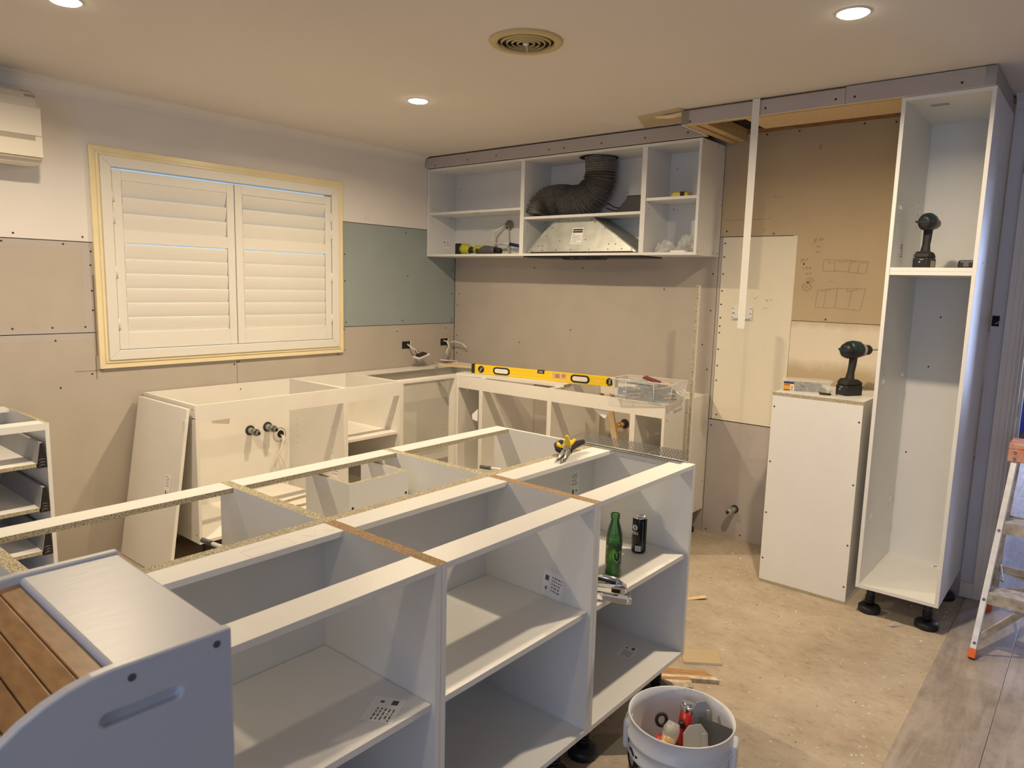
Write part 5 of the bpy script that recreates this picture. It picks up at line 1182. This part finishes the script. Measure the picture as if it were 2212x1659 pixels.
# ------------------------------------------------------------------ cordless drills
def rbox(mb, x0, x1, y0, y1, z0, z1, mx): mb.box(x0, x1, y0, y1, z0, z1, mx=mx)
def drill(label, loc, rz, bit=True, chuck=True, clip=False):
    t = thing('cordless_drill', label, 'drill', loc, rz)
    # local: +x is the drilling direction, z up
    MB().prism([(-0.050, -0.037), (0.046, -0.037), (0.052, -0.030), (0.052, 0.030), (0.046, 0.037), (-0.050, 0.037), (-0.056, 0.030), (-0.056, -0.030)], 'z', 0, 0.050).build('battery', 'black_plastic', t, local=True, bevel=0.004)
    MB().prism([(-0.054, 0.050), (0.054, 0.050), (0.050, 0.066), (0.022, 0.080), (-0.030, 0.084), (-0.050, 0.070)], 'y', -0.034, 0.034).build('foot', 'black_rubber', t, local=True, bevel=0.008)
    mb = MB()
    for z in (0.012, 0.026): mb.box(0.0525, 0.0535, -0.02, 0.02, z, z + 0.006)
    mb.box(-0.0575, -0.056, -0.012, 0.004, 0.040, 0.044); mb.cyl((-0.058, 0.004, 0.030), (-0.0555, 0.004, 0.030), 0.0045, 8); mb.build('battery_print', 'grey_plastic', t, local=True)
    MB().ring_tube([(-0.004, 0, 0.070), (-0.004, 0, 0.085), (0.0, 0, 0.115), (0.006, 0, 0.15), (0.008, 0, 0.185), (0.008, 0, 0.20)], [0.033, 0.024, 0.0195, 0.021, 0.022, 0.024], 14, sq=0.86).build('grip', 'black_rubber', t, local=True)
    MB().box(0.020, 0.034, -0.008, 0.008, 0.145, 0.182, mx=Matrix.Rotation(R(-4), 4, 'Y')).build('trigger', 'black_plastic', t, local=True, bevel=0.003)
    MB().ring_tube([(-0.060, 0, 0.222), (-0.054, 0, 0.222), (-0.035, 0, 0.222), (0.0, 0, 0.224), (0.035, 0, 0.224), (0.05, 0, 0.224)], [0.020, 0.033, 0.040, 0.041, 0.038, 0.034], 22, sq=0.92).build('motor_housing', 'black_plastic', t, local=True)
    MB().ring_tube([(-0.030, 0, 0.228), (0.0, 0, 0.230), (0.035, 0, 0.229)], [0.0385, 0.0415, 0.0385], 22, sq=0.92).build('motor_cover', 'teal_plastic', t, local=True)
    MB().box(-0.0615, -0.050, -0.026, 0.026, 0.217, 0.226).build('rear_stripe', 'teal_plastic', t, local=True, bevel=0.002)
    mb = MB(); mb.box(-0.05, -0.02, -0.043, 0.043, 0.221, 0.231); mb.build('side_vent', 'black_rubber', t, local=True)
    if chuck:
        MB().ring_tube([(0.048, 0, 0.224), (0.066, 0, 0.224), (0.069, 0, 0.224)], [0.033, 0.031, 0.027], 20).build('torque_ring', 'grey_plastic', t, local=True)
        MB().ring_tube([(0.068, 0, 0.224), (0.074, 0, 0.224), (0.098, 0, 0.224), (0.108, 0, 0.224), (0.112, 0, 0.224)], [0.025, 0.0255, 0.0255, 0.020, 0.011], 20).build('chuck', 'black_plastic', t, local=True)
    if bit: MB().cyl((0.11, 0, 0.224), (0.205, 0, 0.224), 0.0028, 8).build('drill_bit', 'dull_steel', t, local=True)
    if clip: MB().ring_tube([(0.0, 0.046, 0.085), (0.0, 0.052, 0.07), (0.0, 0.054, 0.02), (0.0, 0.046, 0.005)], 0.0028, 6).build('belt_clip', 'steel', t, local=True)
    return t
drill('black and teal cordless drill with a long bit, standing on the white carcass', (3.075, -0.32, 1.0042), R(60), clip=True)
d2 = drill('black cordless driver seen from behind, standing in the pantry cabinet', (3.372, -0.45, 1.6255), R(82), bit=False, clip=True)
MB().box(-0.02, 0.03, -0.0385, -0.0368, 0.006, 0.036).build('sticker', 'taupe_and_ac_shade', d2, local=True)
d2.scale = (0.9, 0.9, 0.9)
t = thing('battery_charger', 'black battery pack lying at the right of the pantry shelf', 'battery', (3.53, -0.42, 1.6255))
MB().box(3.503, 3.576, -0.47, -0.38, 1.626, 1.662).build('case', 'black_plastic', t, bevel=0.010)
MB().box(3.455, 3.505, -0.46, -0.40, 1.626, 1.6325).build('slide', 'black_plastic', t, bevel=0.002)
MB().box(3.525, 3.545, -0.4708, -0.4698, 1.634, 1.656).build('print', 'dark_grey', t)

# box of screws, screwdriver bit on the standing carcass
mxb = Matrix.Translation((2.877, -0.345, 1.0042)) @ Matrix.Rotation(R(16), 4, 'Z')
t = thing('screw_box', 'clear plastic box of screws with an orange label on the white carcass', 'container', (2.877, -0.345, 1.0042), R(16))
w_, d_, h_ = 0.112, 0.050, 0.052
ring = lambda w, d, z: [(-w, -d, z), (w, -d, z), (w, d, z), (-w, d, z)]
v = ring(w_ - 0.006, d_ - 0.004, 0.0005) + ring(w_, d_, h_); fs = [(3, 2, 1, 0)] + [(i, (i + 1) % 4, 4 + (i + 1) % 4, 4 + i) for i in range(4)]
MB().add(v, fs).build('box_body', 'clear_plastic', t, local=True)
MB().box(-w_ - 0.008, w_ + 0.008, -d_ - 0.006, d_ + 0.006, h_, h_ + 0.007).build('lid', 'clear_plastic', t, local=True, bevel=0.002)
mb = MB()
for x in (-0.04, 0.005, 0.05): mb.box(x - 0.0007, x + 0.0007, -d_ + 0.003, d_ - 0.003, 0.001, h_ - 0.002)
mb.build('divider', 'clear_plastic', t, local=True)
lb = MB().box(-w_ + 0.003, -0.060, -d_ - 0.0006, -d_ + 0.0022, 0.002, 0.046).build('label', 'card_orange', t, local=True)
MB().box(-w_ + 0.003, -0.060, -d_ - 0.001, -d_, 0.036, 0.0465).build('label_header', 'card_navy', lb, local=True)
MB().box(-0.076, -0.060, -d_ - 0.001, -d_, 0.002, 0.032).build('barcode_ground', 'paper', lb, local=True)
mb = MB(); [mb.box(-0.074, -0.064, -d_ - 0.0014, -d_ - 0.0005, z, z + 0.003) for z in (0.005, 0.011, 0.017, 0.023)]; mb.box(-w_ + 0.005, -0.082, -d_ - 0.001, -d_, 0.028, 0.031); mb.box(-w_ + 0.003, -0.078, -d_ - 0.001, -d_, 0.002, 0.006)
mb.build('print', 'card_navy', lb, local=True)
rnd = random.Random(8); mb = MB()
for i in range(420):
    x = rnd.uniform(-0.058, 0.085); hmax = 0.034 if x < 0.055 else max(0.006, 0.034 - (x - 0.055) * 1.0)
    p = Vector((x, rnd.uniform(-d_ + 0.008, d_ - 0.008), 0.004 + rnd.random() * hmax))
    dv = Vector((rnd.uniform(-1, 1), rnd.uniform(-1, 1), rnd.uniform(-0.35, 0.35))).normalized() * 0.011
    if abs(p.x + dv.x) > w_ - 0.01: dv.x = 0
    mb.cyl(p - dv, p + dv, 0.0013, 4); mb.cyl(p + dv, p + dv * 1.12, 0.0026, 5)
mb.build('screws', 'dull_steel', t, local=True, kind='stuff')
o = thing('screwdriver', 'small black screwdriver lying on the white carcass beside the drill', 'tool', (2.99, -0.43, 1.0042))
MB().cyl((2.968, -0.435, 1.0105), (3.018, -0.425, 1.0095), 0.0058, 10).build('handle', 'black_plastic', o)
MB().cyl((3.018, -0.425, 1.0095), (3.05, -0.418, 1.009), 0.0028, 8).build('shaft', 'steel', o)
o = tag(MB().box(-0.012, 0.012, -0.003, 0.003, 0, 0.003, mx=Matrix.Translation((2.99, -0.462, 1.0042)) @ Matrix.Rotation(R(-30), 4, 'Z')).build('wood_chip', 'pine', None), 'wood splinter lying on the white carcass in front of the screw box', 'splinter')

# ------------------------------------------------------------------ step ladder
t = thing('step_ladder', 'paint-spattered aluminium step ladder with orange top and feet, by the doorway', 'ladder', (3.93, -0.45, 0))
FL = [Vector((3.745, -0.711, 0.0)), Vector((3.788, -0.345, 0.86))]
FR = [Vector((4.205, -0.711, 0.0)), Vector((4.150, -0.345, 0.86))]
BL = [Vector((3.738, -0.10, 0.0)), Vector((3.795, -0.285, 0.84))]
BR = [Vector((4.212, -0.10, 0.0)), Vector((4.143, -0.285, 0.84))]
def rail(P, Q, w, d, name, m, par, inset=0.0):
    P = Vector(P); Q = Vector(Q); dz = (Q - P); L_ = dz.length; za = dz.normalized(); xa = Vector((0, 0, 1)) if abs(za.x) > 0.6 else Vector((1, 0, 0)); xa = (xa - za * xa.dot(za)).normalized(); ya = za.cross(xa)
    m_ = Matrix.Identity(4); m_.col[0] = (*xa, 0); m_.col[1] = (*ya, 0); m_.col[2] = (*za, 0); m_.col[3] = (*P, 1)
    return MB().box(-w / 2, w / 2, -d / 2, d / 2, 0, L_, mx=m_).build(name, m, par, bevel=0.0015)
lerp = lambda P, z: P[0] + (P[1] - P[0]) * (z / P[1].z)
for P in (FL, FR):
    rail(lerp(P, 0.03), P[1], 0.022, 0.045, 'front_rail', 'aluminium', t)
    rail(lerp(P, 0.009), lerp(P, 0.045), 0.027, 0.050, 'foot', 'orange_plastic', t)
for P in (BL, BR):
    rail(lerp(P, 0.03), P[1], 0.018, 0.030, 'rear_rail', 'aluminium_grimy', t)
    rail(lerp(P, 0.009), lerp(P, 0.045), 0.026, 0.038, 'foot', 'orange_plastic', t)
for z in (0.27, 0.55):
    a, b_ = lerp(FL, z), lerp(FR, z)
    s_ = MB().box(a.x + 0.012, b_.x - 0.012, a.y - 0.03, a.y + 0.085, z - 0.004, z + 0.004).build('step', 'aluminium_grimy', t)
    MB().box(a.x + 0.012, b_.x - 0.012, a.y - 0.034, a.y - 0.028, z - 0.042, z + 0.004).build('step_front', 'aluminium_grimy', s_)
    MB().box(a.x + 0.012, b_.x - 0.012, a.y + 0.083, a.y + 0.087, z - 0.03, z + 0.004).build('step_back', 'aluminium_grimy', s_)
for s in (0, 1):
    a = lerp((FL, FR)[s], 0.09); sg = 1 if s == 0 else -1
    rail((a.x + sg * 0.012, a.y, a.z), (a.x + sg * 0.15, lerp(FL, 0.27).y - 0.01, 0.232), 0.03, 0.008, 'knee_brace', 'aluminium_grimy', t)
for z in (0.50, 0.24):
    a, b_ = lerp(BL, z), lerp(BR, z); rail((a.x + 0.009, a.y, z), (b_.x - 0.009, a.y, z), 0.034, 0.008, 'rear_rung', 'aluminium_grimy', t)
rail(lerp(BL, 0.12) + Vector((0.01, 0, 0)), lerp(BR, 0.24) - Vector((0.02, 0, 0)), 0.026, 0.006, 'rear_brace', 'aluminium_grimy', t)
rail(lerp(BR, 0.12) - Vector((0.01, 0, 0)), lerp(BL, 0.24) + Vector((0.02, 0, 0)), 0.026, 0.006, 'rear_brace', 'aluminium_grimy', t)
MB().ring_tube([lerp(FL, 0.33) + Vector((0.014, 0.02, 0)), (3.80, -0.42, 0.27), lerp(BL, 0.26) + Vector((0.012, 0, 0))], 0.0045, 6).build('spreader', 'aluminium_grimy', t)
MB().box(3.760, 4.178, -0.40, -0.25, 0.855, 0.885).build('top_cap', 'orange_flaky', t, bevel=0.006)
for x0_, x1_ in ((3.760, 3.800), (4.138, 4.178)):
    MB().box(x0_, x1_, -0.40, -0.25, 0.800, 0.856).build('cap_side', 'orange_flaky', t, bevel=0.005)
MB().box(3.762, 4.176, -0.4005, -0.392, 0.802, 0.856).build('cap_front', 'orange_flaky', t, bevel=0.004)
for z in (0.845, 0.818): MB().cyl((3.785, -0.404, z), (3.785, -0.399, z), 0.006, 10).build('rivet', 'dull_steel', t)
for z in (0.075, 0.245, 0.52):
    a = lerp(FL, z); MB().cyl((a.x, a.y - 0.028, z), (a.x, a.y - 0.021, z), 0.006, 10).build('rivet', 'dull_steel', t)

# ------------------------------------------------------------------ bucket with tools
bcx, bcy, bh = 3.262, -2.425, 0.362
t = thing('plastic_bucket', 'white plastic bucket of painting tools on the floor beside the island', 'bucket', (bcx, bcy, 0))
outp = [(0.0, 0.001), (0.118, 0.001), (0.122, 0.006), (0.134, 0.255), (0.142, 0.258), (0.142, 0.265), (0.136, 0.268), (0.1375, 0.300), (0.1445, 0.303), (0.1445, 0.310), (0.1385, 0.313), (0.140, bh - 0.006), (0.1425, bh - 0.003), (0.1425, bh), (0.1385, bh), (0.136, bh - 0.03), (0.119, 0.008), (0.0, 0.006)]
MB().lathe(outp, (bcx, bcy, 0), 56).build('bucket_body', 'bucket_plastic', t)
fdir = math.degrees(math.atan2(-4.12 - bcy, 4.04 - bcx))
def bfc(z, rad, ang):
    a = R(fdir + ang); n = Vector((math.cos(a), math.sin(a), 0)); xa = Vector((-n.y, n.x, 0)); m_ = Matrix.Identity(4)
    m_.col[0] = (*xa, 0); m_.col[1] = (0, 0, 1, 0); m_.col[2] = (*n, 0); m_.col[3] = (bcx + n.x * rad, bcy + n.y * rad, z, 1); return m_
mb = MB()                                            # orange label wrap, low on the left
for k in range(12):
    a = -98 + k * 4.5; zz = 0.235 - 0.0006 * (k * 3) ** 1.6 
    mb.box(-0.0056, 0.0056, -0.10, 0.0, -0.0008, 0.0012, mx=bfc(max(0.10, zz), 0.1335, a))
mb.build('label_band', 'bucket_orange', t)
for k, ch in enumerate('RICK'):
    text(ch, 0.074, 'lettering', 'black_plastic', t, bfc(0.258 - 0.006 * k, 0.1374, -102 + k * 17.5) @ Matrix.Rotation(R(-14), 4, 'Z'), 0.0016)
for ang in (-95, 82):                                # handle lugs
    m_ = bfc(0.283, 0.136, ang); MB().box(-0.03, 0.03, -0.04, 0.045, -0.004, 0.016, mx=m_).build('lug', 'bucket_plastic', t, bevel=0.012)
m_ = bfc(0.262, 0.138, 8)
MB().box(-0.034, 0.034, -0.03, 0.012, -0.004, 0.006, mx=m_).build('front_lug', 'bucket_plastic', t, bevel=0.004)
MB().ring_tube([tuple(m_ @ Vector(p)) for p in ((0.01, -0.005, 0.008), (0.006, -0.016, 0.012), (-0.01, -0.024, 0.012), (-0.03, -0.03, 0.01))], 0.0025, 7).build('wire_handle', 'dull_steel', t)
def bpnt(dx, dy, z): return (bcx + dx, bcy + dy, z)
# camera-space directions on the floor plane, for laying out the tools in the bucket
rt = Vector((0.767, 0.642)); fw = Vector((-0.642, 0.767))
def bp2(r, f, z):
    z += 0.045 if z > 0.09 else 0
    v = rt * r + fw * f
    return (bcx + v.x, bcy + v.y, z)
k_ = thing('utility_knife', 'red utility knife standing in the bucket', 'knife', bp2(0.0, 0.03, 0.01))
MB().ring_tube([bp2(0.008, 0.0, 0.10), bp2(0.018, 0.03, 0.18), bp2(0.027, 0.055, 0.250), bp2(0.031, 0.066, 0.285)], [0.018, 0.024, 0.025, 0.021], 12, sq=0.62).build('handle', 'red_plastic', k_)
MB().ring_tube([bp2(0.031, 0.066, 0.284), bp2(0.034, 0.074, 0.31)], [0.0215, 0.020], 10, sq=0.62).build('nose', 'chrome', k_)
MB().cyl(bp2(0.016, 0.052, 0.262), bp2(0.013, 0.036, 0.259), 0.008, 12).build('slider', 'black_plastic', k_)
def knife_blade(label, r, f, z, w, l, tilt, yaw, m='clear_plastic', rib='white_plastic'):
    m_ = Matrix.Translation(bp2(r, f, z)) @ Matrix.Rotation(math.atan2(rt.y, rt.x), 4, 'Z') @ Matrix.Rotation(R(yaw), 4, 'Z') @ Matrix.Rotation(R(tilt), 4, 'X')
    t = thing('plastic_scraper', label, 'scraper', bp2(r, f, 0.05))
    MB().prism([(-w / 2, 0), (w / 2, 0), (w / 2, l * 0.8), (w * 0.25, l), (-w * 0.2, l), (-w * 0.42, l * 0.86)], 'y', -0.0012, 0.0012, mx=m_).build('blade', m, t)
    MB().box(w * 0.22, w * 0.42, -0.004, 0.004, 0, l * 0.82, mx=m_).build('spine', rib, t, bevel=0.002)
    return t
mat('scraper_plastic', (0.50, 0.50, 0.47), 0.35, var=0.03)
mat('scraper_grey', (0.36, 0.38, 0.40), 0.35, var=0.03)
knife_blade('pale translucent plastic scraper at the back right of the bucket', 0.078, 0.035, 0.185, 0.062, 0.135, -14, 14, 'scraper_grey', 'scraper_plastic')
knife_blade('pale translucent plastic scraper at the front of the bucket', 0.036, -0.045, 0.17, 0.078, 0.135, -10, 14, 'scraper_plastic', 'scraper_plastic')
kk_ = thing('filling_knife', 'wide steel filling knife leaning on the right of the bucket', 'scraper', bp2(0.09, 0.0, 0.05))
m_ = Matrix.Translation(bp2(0.074, -0.020, 0.205)) @ Matrix.Rotation(math.atan2(rt.y, rt.x), 4, 'Z') @ Matrix.Rotation(R(-38), 4, 'Z') @ Matrix.Rotation(R(-20), 4, 'X')
MB().box(-0.045, 0.055, -0.001, 0.001, 0.03, 0.095, mx=m_).build('blade', 'dark_grey', kk_)
MB().box(-0.05, 0.055, -0.004, 0.004, -0.01, 0.031, mx=m_).build('backing', 'taupe_and_ac_shade', kk_, bevel=0.001)
MB().box(-0.06, 0.055, -0.003, 0.003, -0.045, -0.011, mx=m_).build('handle', 'black_rubber', kk_)
k_ = thing('plastic_bottle', 'amber plastic bottle neck poking up in the bucket', 'bottle', bp2(-0.05, -0.02, 0.05))
MB().ring_tube([bp2(-0.062, -0.060, 0.15), bp2(-0.055, -0.048, 0.21), bp2(-0.044, -0.034, 0.248), bp2(-0.036, -0.024, 0.268)], [0.030, 0.026, 0.019, 0.017], 14).build('body', 'amber_plastic', k_)
MB().ring_tube([bp2(-0.038, -0.028, 0.258), bp2(-0.027, -0.014, 0.284), bp2(-0.020, -0.006, 0.298)], [0.020, 0.023, 0.016], 14).build('cap', 'clear_plastic', k_)
MB().ring_tube([bp2(-0.036, -0.024, 0.262), bp2(-0.024, -0.010, 0.290)], [0.014, 0.015], 10).build('nozzle', 'taupe_and_ac_shade', k_)
k_ = thing('scraper_handle', 'black ring-ended tool handle in the bucket', 'tool', bp2(-0.03, 0.0, 0.05))
MB().ring_tube([bp2(0.01, -0.04, 0.17), bp2(-0.02, 0.0, 0.235), bp2(-0.036, 0.022, 0.275)], [0.016, 0.014, 0.011], 10).build('grip', 'black_rubber', k_)
hoop = [bp2(-0.046 + 0.014 * math.cos(a), 0.03, 0.282 + 0.018 * math.sin(a)) for a in [i * math.pi / 7 for i in range(15)]]
MB().ring_tube(hoop, 0.005, 7).build('hanging_loop', 'black_rubber', k_)
for i, (r0, f0, r1, f1, z, lab) in enumerate(((-0.095, 0.0, -0.05, -0.015, 0.215, 'coral red tool handle at the left in the bucket'), (-0.03, -0.06, 0.005, -0.035, 0.215, 'coral red tool handle in the middle of the bucket'), (-0.055, 0.02, -0.038, 0.0, 0.235, 'coral red tool handle behind the amber bottle in the bucket'))):
    o = tag(MB().ring_tube([bp2(r0, f0, z - 0.05), bp2((r0 + r1) / 2, (f0 + f1) / 2, z), bp2(r1, f1, z - 0.006)], [0.016, 0.019, 0.015], 10).build('tool_handle', 'red_coral'), lab, 'tool', 'red tool handles in the bucket')
m_ = Matrix.Translation(bp2(-0.078, -0.02, 0.20)) @ Matrix.Rotation(math.atan2(rt.y, rt.x), 4, 'Z') @ Matrix.Rotation(R(28), 4, 'Z')
o = tag(MB().prism([(-0.045, -0.02), (0.035, 0.055), (0.03, -0.02)], 'y', -0.001, 0.001, mx=m_).build('red_blade', 'red_plastic'), 'thin dark red plastic blade at the left in the bucket', 'scraper')
# flat steel blade on the floor under the bucket edge
o = tag(MB().prism([(-0.19, -0.055), (0.19, -0.055), (0.20, -0.045), (0.20, 0.045), (0.19, 0.055), (-0.19, 0.055), (-0.20, 0.045), (-0.20, -0.045)], 'z', 0.0004, 0.002, mx=Matrix.Translation((3.02, -2.10, 0)) @ Matrix.Rotation(R(45), 4, 'Z')).build('steel_blade', 'dull_steel'), 'flat steel smoothing blade lying on the floor behind the bucket', 'scraper')

# ------------------------------------------------------------------ things on the floor
o = tag(MB().prism([(2.80, -1.475), (2.925, -1.378), (2.985, -1.472), (2.862, -1.563)], 'z', 0.0003, 0.010, m=1, mcap=0).build('plasterboard_offcut', ['plaster_paper_old', 'board_edge']), 'brown plasterboard offcut lying on the floor by the island end', 'plasterboard')
def moulding(label, loc, rz, L, roll):
    t = thing('cornice_offcut', label, 'timber', loc, rz)
    pts = [(-0.032, 0.0), (-0.026, 0.0)]
    for i in range(7):
        a = R(180 - 30 * i); pts.append((0.026 * math.cos(a), 0.001 + 0.012 * math.sin(a)))
    pts += [(0.032, 0.0), (0.036, 0.012), (0.02, 0.024), (-0.02, 0.024), (-0.034, 0.012)]
    MB().prism(pts, 'x', -L, 0, m=0, mcap=1).build('profile', ['timber_old', 'flaky_paint'], t, local=True)
    MB().prism([(-0.034, 0.0125), (-0.0335, 0.014), (-0.021, 0.0249), (-0.004, 0.0249), (-0.004, 0.0242), (-0.021, 0.0242)], 'x', -L, 0.0004).build('paint_layer', 'flaky_paint', t, local=True)
    return t
moulding('painted timber moulding offcut with a curved end, on the floor by the island leg', (2.955, -1.695, 0.0004), R(38), 0.20, 0)
t = thing('timber_offcut', 'old painted timber offcut on the floor behind the moulding', 'timber', (2.99, -1.60, 0), R(34))
MB().prism([(-0.26, -0.032), (0.03, -0.032), (-0.015, 0.032), (-0.26, 0.032)], 'z', 0.0004, 0.016).build('board', 'timber_old', t, local=True)
MB().prism([(-0.26, -0.033), (0.0305, -0.033), (0.018, -0.008), (-0.26, -0.014)], 'z', 0.002, 0.0166).build('paint_layer', 'flaky_paint', t, local=True)
mb = MB(); n = 10
v = []
for i in range(n + 1):
    s = i / n; x = -0.10 + 0.20 * s; z = 0.001 + 0.02 * max(0, s - 0.55) ** 1.3 * 1.6
    v += [(x, -0.015, z), (x, 0.015, z)]
f = [(2 * i, 2 * i + 1, 2 * i + 3, 2 * i + 2) for i in range(n)]
cu_ = mb.add(v, f); mxc = Matrix.Translation((2.585, -0.99, 0)) @ Matrix.Rotation(R(42), 4, 'Z'); mb.v = [tuple(mxc @ Vector(p)) for p in mb.v]
o = mb.build('curled_strip', 'pine_pale'); sd = o.modifiers.new('thickness', 'SOLIDIFY'); sd.thickness = 0.0012; sd.offset = 1
tag(o, 'pale curled edging strip on the floor past the island end', 'strip')
mb = MB(); mb.add([(3.395, -0.605, 0.0008), (3.43, -0.565, 0.012), (3.468, -0.555, 0.0008), (3.42, -0.62, 0.004)], [(0, 1, 3), (1, 2, 3)])
o = mb.build('paper_scrap', 'tape_grey'); sd = o.modifiers.new('thickness', 'SOLIDIFY'); sd.thickness = 0.0008
tag(o, 'folded scrap of brown paper on the floor in front of the pantry cabinet', 'paper')
# plaster crumbs and splinters
rnd = random.Random(12); mb = MB()
for i in range(900):
    x = rnd.uniform(2.2, 3.62); y = rnd.uniform(-2.9, -0.03)
    if rnd.random() < 0.35: y = -abs(rnd.gauss(0, 0.25)) - 0.02; x = rnd.uniform(2.2, 3.3)
    if rnd.random() < 0.2: x = 3.60 - abs(rnd.gauss(0, 0.12))
    if (2.7 < x < 3.25 and y > -0.55) or (x - bcx) ** 2 + (y - bcy) ** 2 < 0.03 or (IX0 < x < IX2 + .02 and y < -1.74): continue
    s = rnd.uniform(0.0012, 0.0045) * (1.5 if rnd.random() < 0.1 else 1); a = rnd.uniform(0, 3.14); e = rnd.uniform(0.4, 1.0); h = s * rnd.uniform(0.2, 0.7)
    p = [(x + s * math.cos(a + k * 1.257) * (1 if k % 2 else e), y + s * math.sin(a + k * 1.257) * e) for k in range(5)]
    mb.prism(p, 'z', 0.0002, h, m=0 if rnd.random() < 0.8 else 1)
o = mb.build('plaster_crumbs', ['board_edge', 'timber_old']); o['kind'] = 'stuff'; o['label'] = 'plaster crumbs and splinters scattered over the dusty subfloor'; o['category'] = 'debris'

# ------------------------------------------------------------------ bread bin on a small table
t = thing('side_table', 'small dark table carrying the bread bin, below the picture edge', 'table', (3.16, -3.89, 0))
MB().box(2.975, 3.34, -4.06, -3.735, 0.895, 0.919).build('table_top', 'timber_old', t, bevel=0.003)
for x in (2.99, 3.295):
    for y in (-4.045, -3.78): MB().box(x, x + 0.03, y, y + 0.03, 0.0085 if x > 3.63 else 0.0, 0.895).build('leg', 'timber_old', t)
BW = 0.344; BB = 0.9195
t = thing('bread_bin', 'white roll-top bread bin with bamboo tambour front in the foreground', 'bread bin', (3.314, -3.732, BB), R(-1.6))
# local: x from -BW (far side) to 0 (near side), y from 0 (back) to negative (front), z up
top = 0.1975
side = [(0, 0), (0, top), (-0.122, top)]
for i in range(1, 13):
    a = R(90 * i / 12); side.append((-0.122 - 0.168 * math.sin(a), 0.018 + (top - 0.018) * math.cos(a)))
side += [(-0.29, 0)]
def sidepanel(x0, x1, name):
    return MB().prism(side, 'x', x0, x1).build(name, 'bread_bin_white', t, local=True, bevel=0.0025)
nearp = sidepanel(-0.014, 0.0, 'side_panel'); sidepanel(-BW, -BW + 0.014, 'side_panel')
MB().box(-BW + 0.0145, -0.0145, -0.122, -0.0005, top - 0.020, top - 0.004).build('top_panel', 'bread_bin_white', t, local=True, bevel=0.004)
MB().box(-BW + 0.0145, -0.0145, -0.012, -0.0005, 0.0005, top - 0.0205).build('back_panel', 'bread_bin_white', t, local=True)
MB().box(-BW + 0.0145, -0.0145, -0.288, -0.0125, 0.0005, 0.012).build('base_panel', 'bread_bin_white', t, local=True)
# bamboo tambour slats along the curve
arc = []
for i in range(0, 49):
    a = R(90 * i / 48); arc.append(Vector((-0.122 - 0.158 * math.sin(a), 0.018 + (top - 0.030) * math.cos(a))))
seglen = [0]
for a, b_ in zip(arc[:-1], arc[1:]): seglen.append(seglen[-1] + (b_ - a).length)
def on_arc(s):
    for i in range(len(arc) - 1):
        if seglen[i + 1] >= s:
            k = (s - seglen[i]) / (seglen[i + 1] - seglen[i]); return arc[i].lerp(arc[i + 1], k)
    return arc[-1]
s0 = 0.002; sw = 0.0245
while s0 + sw < seglen[-1]:
    a, b_ = on_arc(s0), on_arc(s0 + sw - 0.0016); n_ = Vector((b_.y - a.y, -(b_.x - a.x))).normalized() * -0.007
    if n_.y > 0 or n_.x > 0: n_ = -n_
    n_ = Vector((-(a.y - b_.y), (a.x - b_.x))).normalized() * 0.007
    mid = (a + b_) / 2; cen = Vector((-0.122, 0.018))
    if (mid + n_ - cen).length > (mid - cen).length: n_ = -n_
    MB().prism([(a.x, a.y), (b_.x, b_.y), (b_.x + n_.x, b_.y + n_.y), (a.x + n_.x, a.y + n_.y)], 'x', -BW + 0.0145, -0.0145).build('slat', 'bamboo', t, local=True, bevel=0.0012)
    s0 += sw
# recessed grip and dowel caps on the near side
hole = stadium(-0.0985, top - 0.0525, 0.082, 0.0145, 8)
cut = MB().prism(hole, 'x', -0.0095, 0.01).build('grip_cutter', 'bread_bin_white', t, local=True)
bpy.context.view_layer.update()
bo = nearp.modifiers.new('grip', 'BOOLEAN'); bo.object = cut; bo.operation = 'DIFFERENCE'; bo.solver = 'EXACT'
nearp.modifiers.move(1, 0)
bpy.context.view_layer.update()
dg = bpy.context.evaluated_depsgraph_get(); me = bpy.data.meshes.new_from_object(nearp.evaluated_get(dg))
nearp.modifiers.clear(); nearp.data = me; bpy.data.objects.remove(cut)
for y, z in ((-0.018, top - 0.014), (-0.108, top - 0.016)): MB().cyl((-0.002, y, z), (0.0006, y, z), 0.0042, 14).build('dowel_cap', 'dark_grey', t, local=True)
